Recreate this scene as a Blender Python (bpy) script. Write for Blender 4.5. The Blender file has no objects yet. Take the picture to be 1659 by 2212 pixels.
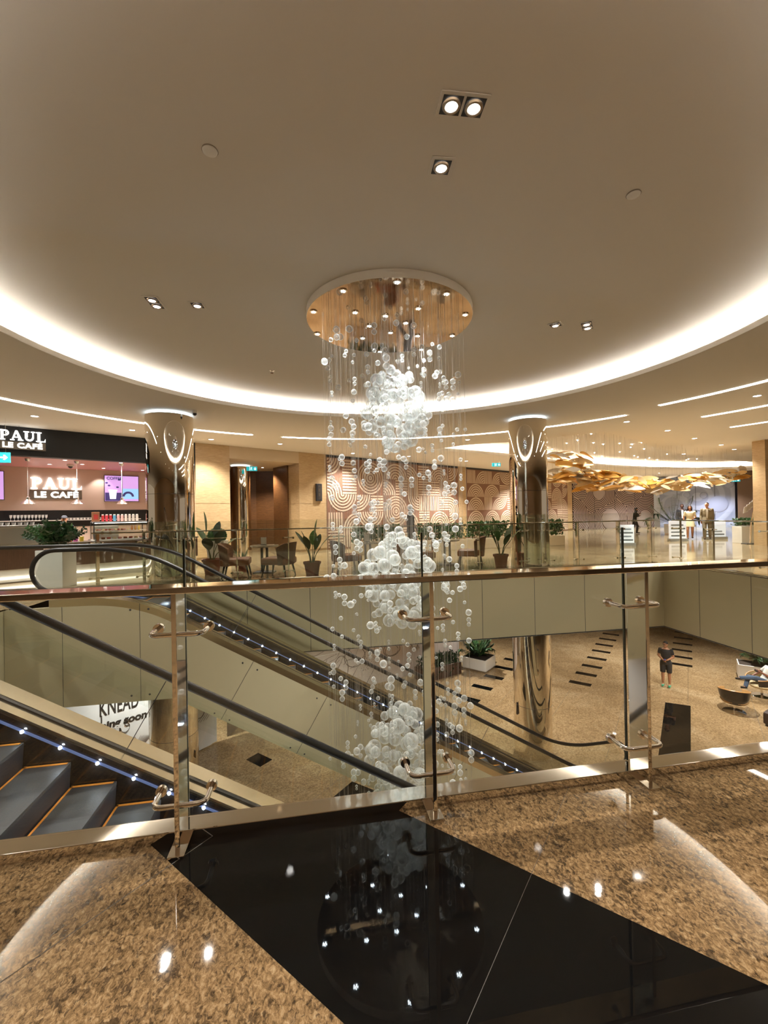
import bpy, bmesh, math, random
from math import sin, cos, pi, radians, sqrt, atan2
from mathutils import Vector, Matrix
from mathutils.geometry import tessellate_polygon

# ------------------------------------------------------------------ camera, world, exposure
SC = bpy.context.scene
COL = SC.collection
EYE = 1.55
cam_d = bpy.data.cameras.new('camera'); cam = bpy.data.objects.new('camera', cam_d); COL.objects.link(cam)
cam_d.sensor_fit = 'VERTICAL'; cam_d.sensor_height = 36.0; cam_d.lens = 36.0 * 930.0 / 2212.0
cam_d.clip_start = 0.05; cam_d.clip_end = 300
_ro, _pi = radians(1.05), math.atan(3 / 930)
_f = Vector((0, cos(_pi), sin(_pi))); _u = Vector((0, -sin(_pi), cos(_pi))); _r = Vector((1, 0, 0))
_rr = _r * cos(_ro) - _u * sin(_ro); _uu = _r * sin(_ro) + _u * cos(_ro)
cam.matrix_world = Matrix(((_rr.x, _uu.x, -_f.x, 0), (_rr.y, _uu.y, -_f.y, 0), (_rr.z, _uu.z, -_f.z, EYE), (0, 0, 0, 1)))
SC.camera = cam
SC.view_settings.view_transform = 'Standard'; SC.view_settings.look = 'None'
SC.view_settings.gamma = 1.0; SC.view_settings.use_curve_mapping = False
SC.view_settings.exposure = 1.2
cy = SC.cycles
cy.max_bounces = 8; cy.diffuse_bounces = 3; cy.glossy_bounces = 4; cy.transmission_bounces = 6
cy.transparent_max_bounces = 40; cy.caustics_reflective = False; cy.caustics_refractive = False
cy.sample_clamp_indirect = 4.0; cy.use_denoising = True; cy.use_adaptive_sampling = True; cy.adaptive_threshold = 0.03
world = bpy.data.worlds.new('mall_haze'); SC.world = world; world.use_nodes = True
world.node_tree.nodes['Background'].inputs[0].default_value = (0.55, 0.44, 0.32, 1)
world.node_tree.nodes['Background'].inputs[1].default_value = 0.25
WARM = (1.0, 0.87, 0.70); NEUT = (1.0, 0.97, 0.925); COOL = (0.92, 0.97, 1.0)

def lamp(name, kind, loc, energy, color, size=0.1, target=None, cone=None, blend=0.5, parent=None):
    d = bpy.data.lights.new(name, kind); d.energy = energy; d.color = color
    if kind == 'AREA': d.shape = 'DISK'; d.size = size
    else: d.shadow_soft_size = size
    if kind == 'SPOT': d.spot_size = radians(cone or 90); d.spot_blend = blend
    o = bpy.data.objects.new(name, d); COL.objects.link(o); o.location = loc
    if target is not None:
        o.rotation_euler = (Vector(target) - Vector(loc)).to_track_quat('-Z', 'Y').to_euler()
    if parent: o.parent = parent
    return o

# ------------------------------------------------------------------ frames of the building
GA, WA = radians(9.7), radians(41.0)          # void / railings grid, shop-front wall
WP = (-10.5, 11.81)
def g(u, v, z=0.0): return (u * cos(GA) - v * sin(GA), u * sin(GA) + v * cos(GA), z)
def w(s, n=0.0, z=0.0): return (WP[0] + s * cos(WA) - n * sin(WA), WP[1] + s * sin(WA) + n * cos(WA), z)
FLOOR2 = -5.3; CEIL = 4.17; CEIL_IN = 4.46
CC = (0.1, 6.3); CR = 5.37                     # round coffer centre and radius

# ------------------------------------------------------------------ mesh builder
class MB:
    def __init__(self): self.v = []; self.f = []; self.m = []; self.s = []
    def add(self, vs, fs, mi=0, smooth=False):
        o = len(self.v); self.v += [tuple(p) for p in vs]
        for f in fs: self.f.append(tuple(i + o for i in f)); self.m.append(mi); self.s.append(smooth)
        return self
    def quad(self, a, b, c, d, mi=0): return self.add([a, b, c, d], [(0, 1, 2, 3)], mi)
    def box(self, x0, x1, y0, y1, z0, z1, mi=0, rz=0, c=None):
        vs = [(x, y, z) for z in (z0, z1) for y in (y0, y1) for x in (x0, x1)]
        if rz:
            cx, cy_ = c if c else ((x0 + x1) / 2, (y0 + y1) / 2)
            vs = [(cx + (x - cx) * cos(rz) - (y - cy_) * sin(rz), cy_ + (x - cx) * sin(rz) + (y - cy_) * cos(rz), z) for x, y, z in vs]
        return self.add(vs, [(0, 2, 3, 1), (4, 5, 7, 6), (0, 1, 5, 4), (2, 6, 7, 3), (0, 4, 6, 2), (1, 3, 7, 5)], mi)
    def bbox(self, x0, x1, y0, y1, z0, z1, b=0.01, mi=0):
        bm = bmesh.new(); bmesh.ops.create_cube(bm, size=1)
        bmesh.ops.scale(bm, vec=(x1 - x0, y1 - y0, z1 - z0), verts=bm.verts)
        bmesh.ops.translate(bm, vec=((x0 + x1) / 2, (y0 + y1) / 2, (z0 + z1) / 2), verts=bm.verts)
        bmesh.ops.bevel(bm, geom=bm.edges[:], offset=b, segments=2, affect='EDGES', profile=0.6)
        return self.bm(bm, mi)
    def bm(self, bm, mi=0, smooth=False):
        bm.verts.index_update()
        self.add([v.co.copy() for v in bm.verts], [[v.index for v in f.verts] for f in bm.faces], mi, smooth); bm.free(); return self
    def prism(self, poly, z0, z1, mi=0, caps=True):
        n = len(poly); vs = [(x, y, z0) for x, y in poly] + [(x, y, z1) for x, y in poly]
        fs = [(i, (i + 1) % n, n + (i + 1) % n, n + i) for i in range(n)]
        if caps: fs += [tuple(range(n))[::-1], tuple(range(n, 2 * n))]
        return self.add(vs, fs, mi)
    def extr(self, poly3, off, mi=0):
        n = len(poly3); off = Vector(off); vs = [Vector(p) for p in poly3]; vs += [p + off for p in vs]
        fs = [(i, (i + 1) % n, n + (i + 1) % n, n + i) for i in range(n)]
        fs += [tuple(range(n)), tuple(range(2 * n - 1, n - 1, -1))]
        return self.add(vs, fs, mi)
    def plate(self, outer, holes, z, mi=0):
        loops = [[Vector((x, y, 0)) for x, y in l] for l in [outer] + holes]
        flat = [p for l in loops for p in l]
        return self.add([(p.x, p.y, z) for p in flat], [tuple(t) for t in tessellate_polygon(loops)], mi)
    def tube(self, path, r, n=8, mi=0, ry=None, caps=True, closed=False, smooth=True):
        P = [Vector(p) for p in path]; m = len(P); vs = []
        rs = r if isinstance(r, (list, tuple)) else [r] * m
        up = None
        for i, p in enumerate(P):
            if closed: t = P[(i + 1) % m] - P[i - 1]
            else: t = P[min(i + 1, m - 1)] - P[max(i - 1, 0)]
            t.normalize()
            if up is None:
                ref = Vector((0, 0, 1)) if abs(t.z) < 0.95 else Vector((0, 1, 0))
                a = t.cross(ref).normalized()
            else: a = (up - t * up.dot(t)).normalized()
            up = a; b = a.cross(t)
            for k in range(n):
                q = 2 * pi * k / n; vs.append(p + a * cos(q) * rs[i] + b * sin(q) * (ry if ry else rs[i]))
        fs = [(i * n + k, i * n + (k + 1) % n, ((i + 1) % m) * n + (k + 1) % n, ((i + 1) % m) * n + k) for i in range(m if closed else m - 1) for k in range(n)]
        if caps and not closed:
            self.add(vs[:n], [tuple(range(n))[::-1]], mi); self.add(vs[-n:], [tuple(range(n))], mi)
        return self.add(vs, fs, mi, smooth)
    def cyl(self, p0, p1, r, n=16, mi=0, r1=None, smooth=True, caps=True):
        return self.tube([p0, p1], [r, r if r1 is None else r1], n, mi, caps=caps, smooth=smooth)
    def lathe(self, prof, c=(0, 0), n=24, mi=0, smooth=True, a0=0, a1=2 * pi):
        full = abs(a1 - a0 - 2 * pi) < 1e-6; k = n if full else n + 1
        vs = [(c[0] + r * cos(a0 + (a1 - a0) * i / n), c[1] + r * sin(a0 + (a1 - a0) * i / n), z) for r, z in prof for i in range(k)]
        m = len(prof); fs = []
        for j in range(m - 1):
            for i in range(n):
                i2 = (i + 1) % k; fs.append((j * k + i, j * k + i2, (j + 1) * k + i2, (j + 1) * k + i))
        return self.add(vs, fs, mi, smooth)
    def sph(self, c, r, n=12, mi=0, sc=(1, 1, 1)):
        prof = [(sin(pi * j / (n // 2)) * r, -cos(pi * j / (n // 2)) * r) for j in range(n // 2 + 1)]
        vs = []; m = n // 2
        for j, (rr, z) in enumerate(prof):
            for i in range(n): q = 2 * pi * i / n; vs.append((c[0] + rr * cos(q) * sc[0], c[1] + rr * sin(q) * sc[1], c[2] + z * sc[2]))
        fs = [(j * n + i, j * n + (i + 1) % n, (j + 1) * n + (i + 1) % n, (j + 1) * n + i) for j in range(m) for i in range(n)]
        return self.add(vs, fs, mi, True)
    def xf(self, M):
        self.v = [tuple(M @ Vector(p)) for p in self.v]; return self
    def merge(self, o, mi=0):
        k = len(self.v); self.v += o.v; self.f += [tuple(i + k for i in f) for f in o.f]; self.m += [q + mi for q in o.m]; self.s += o.s; return self
    def build(self, name, mats, parent=None, loc=None, rz=0):
        me = bpy.data.meshes.new(name); me.from_pydata(self.v, [], self.f)
        for mt in (mats if isinstance(mats, (list, tuple)) else [mats]): me.materials.append(mt)
        if me.polygons:
            me.polygons.foreach_set('material_index', self.m); me.polygons.foreach_set('use_smooth', self.s)
        me.validate(); me.update()
        if any(self.s): me.set_sharp_from_angle(angle=radians(40))
        o = bpy.data.objects.new(name, me); COL.objects.link(o)
        if parent: o.parent = parent
        if loc is not None: o.location = loc
        if rz: o.rotation_euler = (0, 0, rz)
        return o

def tag(o, label=None, cat=None, group=None, kind=None):
    if label: o['label'] = label
    if cat: o['category'] = cat
    if group: o['group'] = group
    if kind: o['kind'] = kind
    return o
def thing(name, label, cat, loc=(0, 0, 0), rz=0, group=None):
    o = bpy.data.objects.new(name, None); COL.objects.link(o); o.location = loc; o.rotation_euler = (0, 0, rz); o.empty_display_size = 0.1
    return tag(o, label, cat, group)
def struct(mb, name, mats, **k): return tag(mb.build(name, mats, **k), kind='structure')
KIDS = {}
def copy_tree(o, parent=None):
    c = o.copy(); COL.objects.link(c)
    if parent: c.parent = parent; c.matrix_parent_inverse = o.matrix_parent_inverse
    for ch in [x for x in SC.objects if x.parent == o]: copy_tree(ch, c)
    return c

# ------------------------------------------------------------------ materials
MATS = {}
def rgb(h):
    h = h.lstrip('#'); c = [int(h[i:i + 2], 16) / 255 for i in (0, 2, 4)]
    return tuple((x / 12.92 if x <= 0.04045 else ((x + 0.055) / 1.055) ** 2.4) for x in c)
def M(name, col, rough=0.5, metal=0.0, emis=0.0, ecol=None, spec=0.5, bump=None, coat=0.0):
    if name in MATS: return MATS[name]
    m = bpy.data.materials.new(name); m.use_nodes = True; b = m.node_tree.nodes['Principled BSDF']
    if isinstance(col, str): col = rgb(col)
    b.inputs['Base Color'].default_value = (*col, 1); b.inputs['Roughness'].default_value = rough; b.inputs['Metallic'].default_value = metal
    b.inputs['Specular IOR Level'].default_value = spec; b.inputs['Coat Weight'].default_value = coat
    if emis:
        b.inputs['Emission Color'].default_value = (*(ecol or col), 1); b.inputs['Emission Strength'].default_value = emis
    if bump:
        nt = m.node_tree; tc = nt.nodes.new('ShaderNodeTexCoord'); no = nt.nodes.new('ShaderNodeTexNoise'); bp = nt.nodes.new('ShaderNodeBump')
        no.inputs['Scale'].default_value = bump[0]; bp.inputs['Strength'].default_value = bump[1]; bp.inputs['Distance'].default_value = 0.02
        nt.links.new(tc.outputs['Object'], no.inputs['Vector']); nt.links.new(no.outputs['Fac'], bp.inputs['Height']); nt.links.new(bp.outputs['Normal'], b.inputs['Normal'])
    MATS[name] = m; return m
class N:
    """small node-graph helper"""
    def __init__(self, m): self.t = m.node_tree
    def n(self, kind, **inp):
        x = self.t.nodes.new('ShaderNode' + kind)
        for k, v in inp.items():
            if k.startswith('_'): setattr(x, k[1:], v)
            else:
                key = int(k[1:]) if k[0] == 'i' and k[1:].isdigit() else k.replace('__', ' ')
                s = x.inputs[key]
                if hasattr(v, 'is_output') or isinstance(v, bpy.types.NodeSocket): self.t.links.new(v, s)
                else: s.default_value = v
        return x
    def ramp(self, fac, stops, interp='LINEAR'):
        x = self.t.nodes.new('ShaderNodeValToRGB'); self.t.links.new(fac, x.inputs[0]); e = x.color_ramp; e.interpolation = interp
        while len(e.elements) < len(stops): e.elements.new(0.5)
        for el, (p, c) in zip(e.elements, stops): el.position = p; el.color = (*(rgb(c) if isinstance(c, str) else c), 1)
        return x.outputs[0]
def nodemat(name, rough=0.5, metal=0.0, spec=0.5):
    m = M(name, (0.5, 0.5, 0.5), rough, metal, spec=spec); return m, N(m), m.node_tree.nodes['Principled BSDF']

def granite():
    m, k, b = nodemat('brown_granite', 0.022)
    tc = k.n('TexCoord').outputs['Object']
    mp = k.n('Mapping', Vector=tc, Rotation=(0, 0, radians(35)), Scale=(1, 0.7, 1)).outputs[0]
    big = k.n('TexNoise', Vector=mp, Scale=9.0, Detail=3.0).outputs[0]
    fine = k.n('TexNoise', Vector=mp, Scale=62.0, Detail=7.0, Roughness=0.75, Distortion=0.6).outputs[0]
    c1 = k.ramp(fine, [(0.30, '#30241b'), (0.42, '#665034'), (0.51, '#8b6d4a'), (0.60, '#a58761'), (0.74, '#c0a680')])
    fl = k.n('TexNoise', Vector=mp, Scale=50.0, Detail=5.0, Roughness=0.6, Distortion=0.8).outputs[0]
    sm = k.n('Math', _operation='MULTIPLY_ADD', i0=big, i1=0.5, i2=fl).outputs[0]
    mask = k.n('MapRange', Value=sm, i1=0.71, i2=0.63, i3=0.0, i4=0.72).outputs[0]
    mx = k.n('MixRGB', Fac=mask, Color1=c1, Color2=(*rgb('#2c2118'), 1)).outputs[0]
    k.t.links.new(mx, b.inputs['Base Color']); b.inputs['Specular IOR Level'].default_value = 0.9
    return m
def marble(name, c0, c1, c2, scale=1.5, rough=0.08, speck=True):
    m, k, b = nodemat(name, rough)
    tc = k.n('TexCoord').outputs['Object']
    a = k.n('TexNoise', Vector=tc, Scale=scale, Detail=6.0, Roughness=0.6, Distortion=1.5).outputs[0]
    col = k.ramp(a, [(0.3, c0), (0.5, c1), (0.72, c2)])
    if speck:
        s = k.n('TexNoise', Vector=tc, Scale=22.0, Detail=5.0, Roughness=0.8).outputs[0]
        s2 = k.ramp(s, [(0.38, '#80705a'), (0.6, '#ffffff')])
        col = k.n('MixRGB', _blend_type='MULTIPLY', Fac=0.7, Color1=col, Color2=s2).outputs[0]
    k.t.links.new(col, b.inputs['Base Color']); return m
def wood(name, c0, c1, scale=(1, 1, 14), rough=0.35, dist=1.0, freq=4.0):
    m, k, b = nodemat(name, rough)
    tc = k.n('TexCoord').outputs['Object']; mp = k.n('Mapping', Vector=tc, Scale=scale).outputs[0]
    a = k.n('TexNoise', Vector=mp, Scale=freq, Detail=6.0, Roughness=0.65, Distortion=dist).outputs[0]
    k.t.links.new(k.ramp(a, [(0.3, c0), (0.7, c1)]), b.inputs['Base Color']); return m
def thin_glass(name, tint=(0.975, 0.985, 0.972), refl=1.0, milk=0.0, base=0.02, gain=1.0, mcol=(1.0, 1.0, 0.97)):
    m = bpy.data.materials.new(name); m.use_nodes = True; k = N(m); t = m.node_tree
    for x in list(t.nodes): t.nodes.remove(x)
    out = t.nodes.new('ShaderNodeOutputMaterial')
    tr = k.n('BsdfTransparent', Color=(*tint, 1)); gl = k.n('BsdfGlossy', Color=(refl, refl, refl, 1), Roughness=0.0)
    fc = k.n('LayerWeight', Blend=0.5).outputs['Facing']; p5 = k.n('Math', _operation='POWER', i0=fc, i1=5.0).outputs[0]
    fr = k.n('Math', _operation='MULTIPLY_ADD', i0=p5, i1=0.96, i2=0.036).outputs[0]
    fac = k.n('Math', _operation='MULTIPLY_ADD', _use_clamp=True, i0=fr, i1=gain, i2=base).outputs[0]
    sh = k.n('MixShader', Fac=fac); t.links.new(tr.outputs[0], sh.inputs[1]); t.links.new(gl.outputs[0], sh.inputs[2]); last = sh.outputs[0]
    if milk:
        d = k.n('BsdfDiffuse', Color=(*mcol, 1)); tl = k.n('BsdfTranslucent', Color=(*mcol, 1)); ad = k.n('MixShader', Fac=0.5)
        t.links.new(d.outputs[0], ad.inputs[1]); t.links.new(tl.outputs[0], ad.inputs[2])
        lw = k.n('LayerWeight', Blend=0.35).outputs['Facing']
        f2 = k.n('Math', _operation='MULTIPLY_ADD', _use_clamp=True, i0=lw, i1=milk * 1.6, i2=milk * 0.35).outputs[0]
        s2 = k.n('MixShader', Fac=f2); t.links.new(last, s2.inputs[1]); t.links.new(ad.outputs[0], s2.inputs[2]); last = s2.outputs[0]
    t.links.new(last, out.inputs[0]); MATS[name] = m; return m

granite_m = granite()
black_m = M('black_granite', (0.0035, 0.0035, 0.0035), 0.02, spec=0.4)
joint_m = M('tile_joint', '#3a2e1e', 0.5)
marble_m = marble('beige_marble', '#967d5b', '#a78c68', '#b9a17e', 0.5, 0.04)
marble_up = marble('polished_marble', '#9a8363', '#b8a27e', '#cdbb9a', 0.9)
ceil_m = M('ceiling_paint', (0.80, 0.765, 0.71), 0.9)
lip_m = M('cove_lip_paint', (0.82, 0.77, 0.70), 0.8)
chrome = M('polished_steel', (0.90, 0.86, 0.81), 0.05, 1.0)
mirror = M('mirror_steel', (0.90, 0.84, 0.74), 0.02, 1.0)
bronze = M('bronze_mirror', (0.52, 0.38, 0.26), 0.05, 1.0)
brush = M('brushed_steel', (0.62, 0.56, 0.47), 0.28, 1.0)
rubber = M('black_rubber', (0.015, 0.014, 0.013), 0.35)
dark_m = M('dark_metal', (0.03, 0.03, 0.035), 0.35)
glass_m = thin_glass('clear_glass', base=0.0)
glass_e = thin_glass('balustrade_glass', tint=(0.95, 0.965, 0.95), base=0.0)
ball_m = thin_glass('bubble_glass', tint=(0.97, 0.985, 0.985), milk=0.42, gain=1.3, base=0.02)
white_m = M('white_lacquer', (0.82, 0.80, 0.76), 0.35)
panel_m = M('beige_panel', '#b9ae8e', 0.18)
cove_e = M('cove_light', (1, 0.94, 0.86), 0.5, emis=27.0)
line_e = M('linear_light', (1, 0.90, 0.78), 0.5, emis=9.0)
lens_e = M('lamp_lens', (1, 0.95, 0.92), 0.5, emis=9.0)
led_e = M('blue_white_led', (0.75, 0.88, 1.0), 0.4, emis=60.0)
leds_e = M('blue_led_strip', (0.02, 0.025, 0.06), 0.4, emis=0.12, ecol=(0.35, 0.5, 1.0))
travertine = wood('travertine', '#a98a62', '#d3b78c', (1, 1, 16), 0.3)
dwood = wood('dark_veneer', '#4a2f1d', '#76512f', (1, 1, 10), 0.35)
# ------------------------------------------------------------------ ceiling
def circle(r, n=96, c=CC): return [(c[0] + r * cos(2 * pi * i / n), c[1] + r * sin(2 * pi * i / n)) for i in range(n)]
LEAF = [(3.2, 16.9), (2.0, 18.0), (3.6, 18.9), (6.0, 20.46), (8.6, 22.7), (11.3, 24.8), (14.3, 26.6), (17.3, 28.1), (21.3, 29.4), (24.0, 29.2), (25.2, 28.2),
        (24.6, 27.0), (22.8, 25.9), (19.5, 24.1), (15.8, 21.8), (13.2, 19.9), (11.0, 17.8), (9.2, 16.0), (7.45, 14.5), (5.95, 15.66), (4.6, 16.4)]
struct(MB().plate([(-32, -10), (48, -10), (48, 48), (-32, 48)], [circle(CR), LEAF[::-1]], CEIL), 'ceiling', ceil_m)
x = MB(); x.plate(circle(CR + 0.42), [], CEIL_IN); struct(x, 'ceiling_coffer', ceil_m)
x = MB(); x.lathe([(CR, CEIL - 0.004), (CR, CEIL + 0.085), (CR + 0.03, CEIL + 0.085), (CR + 0.03, CEIL + 0.02), (CR + 0.42, CEIL + 0.02), (CR + 0.42, CEIL_IN)], CC, 128)
struct(x, 'trim_1', lip_m)
x = MB(); x.lathe([(CR + 0.17, CEIL + 0.04), (CR + 0.25, CEIL + 0.04), (CR + 0.25, CEIL + 0.06), (CR + 0.17, CEIL + 0.06), (CR + 0.17, CEIL + 0.04)], CC, 128)
tag(x.build('cove_light', cove_e), 'warm white cove light ring glowing around the round ceiling coffer', 'cove light')
def offset_loop(P, d):
    n = len(P); out = []
    for i in range(n):
        a, b, c = Vector(P[i - 1]), Vector(P[i]), Vector(P[(i + 1) % n]); e1 = (b - a).normalized(); e2 = (c - b).normalized()
        nrm = (Vector((e1.y, -e1.x)) + Vector((e2.y, -e2.x))).normalized(); out.append(tuple(b - nrm * d))
    return out
L2 = offset_loop(LEAF, -0.5) if True else LEAF
def area(P): return sum(P[i - 1][0] * P[i][1] - P[i][0] * P[i - 1][1] for i in range(len(P))) / 2
if abs(area(L2)) < abs(area(LEAF)): L2 = offset_loop(LEAF, 0.5)
struct(MB().plate(L2, [], CEIL + 0.42), 'ceiling_leaf', ceil_m)
x = MB(); n = len(LEAF)
for i in range(n):
    a, b = LEAF[i - 1], LEAF[i]; a2, b2 = L2[i - 1], L2[i]
    x.quad((*a, CEIL), (*b, CEIL), (*b, CEIL + 0.12), (*a, CEIL + 0.12)); x.quad((*a, CEIL + 0.02), (*b, CEIL + 0.02), (*b2, CEIL + 0.02), (*a2, CEIL + 0.02))
    x.quad((*a2, CEIL + 0.02), (*b2, CEIL + 0.02), (*b2, CEIL + 0.42), (*a2, CEIL + 0.42))
struct(x, 'trim_2', lip_m)
x = MB(); mid = [tuple((Vector(a) * 0.45 + Vector(b) * 0.55)) for a, b in zip(LEAF, L2)]
far = mid[1:11]
for i in range(len(far) - 1):
    a, b = Vector((*far[i], CEIL + 0.05)), Vector((*far[i + 1], CEIL + 0.05)); t = (b - a).normalized(); s = Vector((-t.y, t.x, 0)) * 0.05
    x.quad(a - s, b - s, b + s, a + s)
tag(x.build('cove_light', M('cove_light_far', (1, 0.86, 0.68), 0.5, emis=40.0)), 'glowing cove light curving along the leaf-shaped ceiling recess above the gold leaves', 'cove light')
# linear lights: arcs concentric with the coffer
def arc_light(r, p0, p1, label):
    a0 = atan2(p0[1] - CC[1], p0[0] - CC[0]); a1 = atan2(p1[1] - CC[1], p1[0] - CC[0])
    if a1 - a0 > pi: a0 += 2 * pi
    x = MB(); x.lathe([(r - 0.055, CEIL - 0.012), (r + 0.055, CEIL - 0.012), (r + 0.055, CEIL + 0.01), (r - 0.055, CEIL + 0.01), (r - 0.055, CEIL - 0.012)], CC, 28, a0=a0, a1=a1)
    return tag(x.build('linear_ceiling_light', line_e), label, 'ceiling light', 'curved linear ceiling lights')
arc_light(8.75, (-9.0, 6.0), (-4.2, 13.9), 'long curved linear light above the café front, passing behind the left column')
arc_light(8.8, (-3.35, 14.4), (6.55, 11.8), 'curved linear ceiling light behind the bubble chandelier, reaching past the right column')
arc_light(8.35, (7.0, 10.9), (8.4, 5.0), 'innermost of the three short curved linear lights at the right')
arc_light(11.0, (9.2, 12.4), (11.0, 8.0), 'middle one of the three short curved linear lights at the right')
arc_light(13.75, (11.4, 14.1), (13.6, 9.0), 'outermost of the three short curved linear lights at the right')

# ------------------------------------------------------------------ floors and slab edges
VL, VR, VN, VF = -5.2, 9.62, 2.3, 10.48
NB = 2.36
struct(MB().plate([(-24, -10), (VL, -10), (VL, -10), (0, -10), (8.0, -10), (-4.35 + 0.0, 2.3 + 0.0)][:0] or [(-24, -10), (10.9, -10), (-0.92, NB), (-24, NB)], [], 0, 0)
       .plate([(10.9, -10), (12.3, -10), (0.28, NB), (-0.92, NB)], [], 0, 1).plate([(12.3, -10), (46, -10), (46, NB), (0.28, NB)], [], 0, 0)
       .merge(MB().quad((1.55, NB, .0008), (1.55 - 0.003, NB, .0008), (-3.45 - .003, NB - 5, .0008), (-3.45, NB - 5, .0008)), 2)
       .merge(MB().quad((-0.34, NB, .0008), (-0.346, NB, .0008), (-5.346, NB - 5, .0008), (-5.34, NB - 5, .0008)), 2)
       .merge(MB().quad((3.5, NB, .0008), (3.494, NB, .0008), (-1.506, NB - 5, .0008), (-1.5, NB - 5, .0008)), 2), 'floor', [granite_m, black_m, joint_m], rz=GA)
struct(MB().plate([(-24, NB), (VL, NB), (VL, 8.5), (-5.0, 8.5), (-5.0, VF), (VR, VF), (VR, NB), (46, NB), (46, 50), (-24, 50)], [], 0, 0), 'floor_far', marble_up, rz=GA)
def fascia(name, a, b, zt, zb, seams, inward, mats=None):
    """panelled slab edge from a to b (grid u, v); inward = unit offset of its visible face"""
    A, B = Vector((*a, 0)), Vector((*b, 0)); t = (B - A); L = t.length; t.normalize(); nn = Vector((*inward, 0)); x = MB()
    x.extr([A + Vector((0, 0, zb)), B + Vector((0, 0, zb)), B + Vector((0, 0, zt)), A + Vector((0, 0, zt))], -nn * 0.08)
    for s in seams:
        p = A + t * s + nn * 0.001
        x.quad(p + Vector((0, 0, zb)), p + t * 0.012 + Vector((0, 0, zb)), p + t * 0.012 + Vector((0, 0, zt)), p + Vector((0, 0, zt)), 1)
    p, q = A + nn * 0.002, B + nn * 0.002
    x.quad(p + Vector((0, 0, zb)), q + Vector((0, 0, zb)), q + Vector((0, 0, zb + 0.02)), p + Vector((0, 0, zb + 0.02)), 1)
    return struct(x, name, [panel_m, dark_m], rz=GA)
fascia('wall_void_far', (-5, VF), (VR, VF), 0, -1.73, [0.6 + 1.45 * i for i in range(10)], (0, -1))
fascia('wall_void_right', (VR, NB), (VR, VF), 0, -1.73, [0.5 + 1.3 * i for i in range(7)], (-1, 0))
fascia('wall_void_left', (VL, NB), (VL, 8.5), 0, -1.73, [0.8 + 1.5 * i for i in range(4)], (1, 0))
fascia('wall_void_near', (VL, NB + .02), (VR, NB + .02), 0, -1.73, [1.0 + 1.5 * i for i in range(9)], (0, 1))
struct(MB().plate([(-24, -10), (46, -10), (46, 50), (-24, 50)], [[(VL, NB), (VL, 8.5), (-5, 8.5), (-5, VF), (VR, VF), (VR, NB)]], -1.74), 'ceiling_lower', ceil_m, rz=GA)
# lower level floor, with the dark inlays lying in rows
x = MB().plate([(-24, -10), (46, -10), (46, 50), (-24, 50)], [], FLOOR2, 0)
def inlay(u, v, l=0.8, d=0.30, a=-45):
    c_, s_ = cos(radians(a)), sin(radians(a))
    x.quad(*[(u + p * c_ - q * s_, v + p * s_ + q * c_, FLOOR2 + .002) for p, q in ((-l / 2, -d / 2), (l / 2, -d / 2), (l / 2, d / 2), (-l / 2, d / 2))], 1)
for u, v in [(5.60, 15.05), (6.48, 15.95), (7.35, 16.82), (8.22, 17.69), (9.05, 18.56), (9.9, 19.4), (10.38, 15.50), (11.2, 16.3), (12.0, 17.05), (12.85, 17.9), (13.7, 18.75), (14.5, 19.6), (15.3, 20.4), (16.1, 21.2), (20.04, 20.55), (19.2, 19.7), (18.35, 18.88), (17.5, 18.05), (16.68, 17.22), (15.85, 16.4)]: inlay(u, v)
x.quad((12.23, 13.35, FLOOR2 + .002), (9.05, 10.19, FLOOR2 + .002), (9.91, 10.01, FLOOR2 + .002), (12.84, 12.93, FLOOR2 + .002), 1)
inlay(-1.54, 12.55, .62, .42); x.quad((0.15, 10.25, FLOOR2 + .002), (1.6, 8.9, FLOOR2 + .002), (2.2, 9.9, FLOOR2 + .002), (0.93, 11.05, FLOOR2 + .002), 1)
x.quad((2.6, 13.2, FLOOR2 + .002), (3.3, 12.5, FLOOR2 + .002), (4.3, 13.5, FLOOR2 + .002), (3.6, 14.2, FLOOR2 + .002), 1)
for k in range(-4, 9):
    x.quad((k * 2.6, 8, FLOOR2 + .001), (k * 2.6 + .012, 8, FLOOR2 + .001), (k * 2.6 + 14.012, 22, FLOOR2 + .001), (k * 2.6 + 14, 22, FLOOR2 + .001), 2)
struct(x, 'floor_lower', [marble_m, black_m, joint_m], rz=GA)

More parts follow.
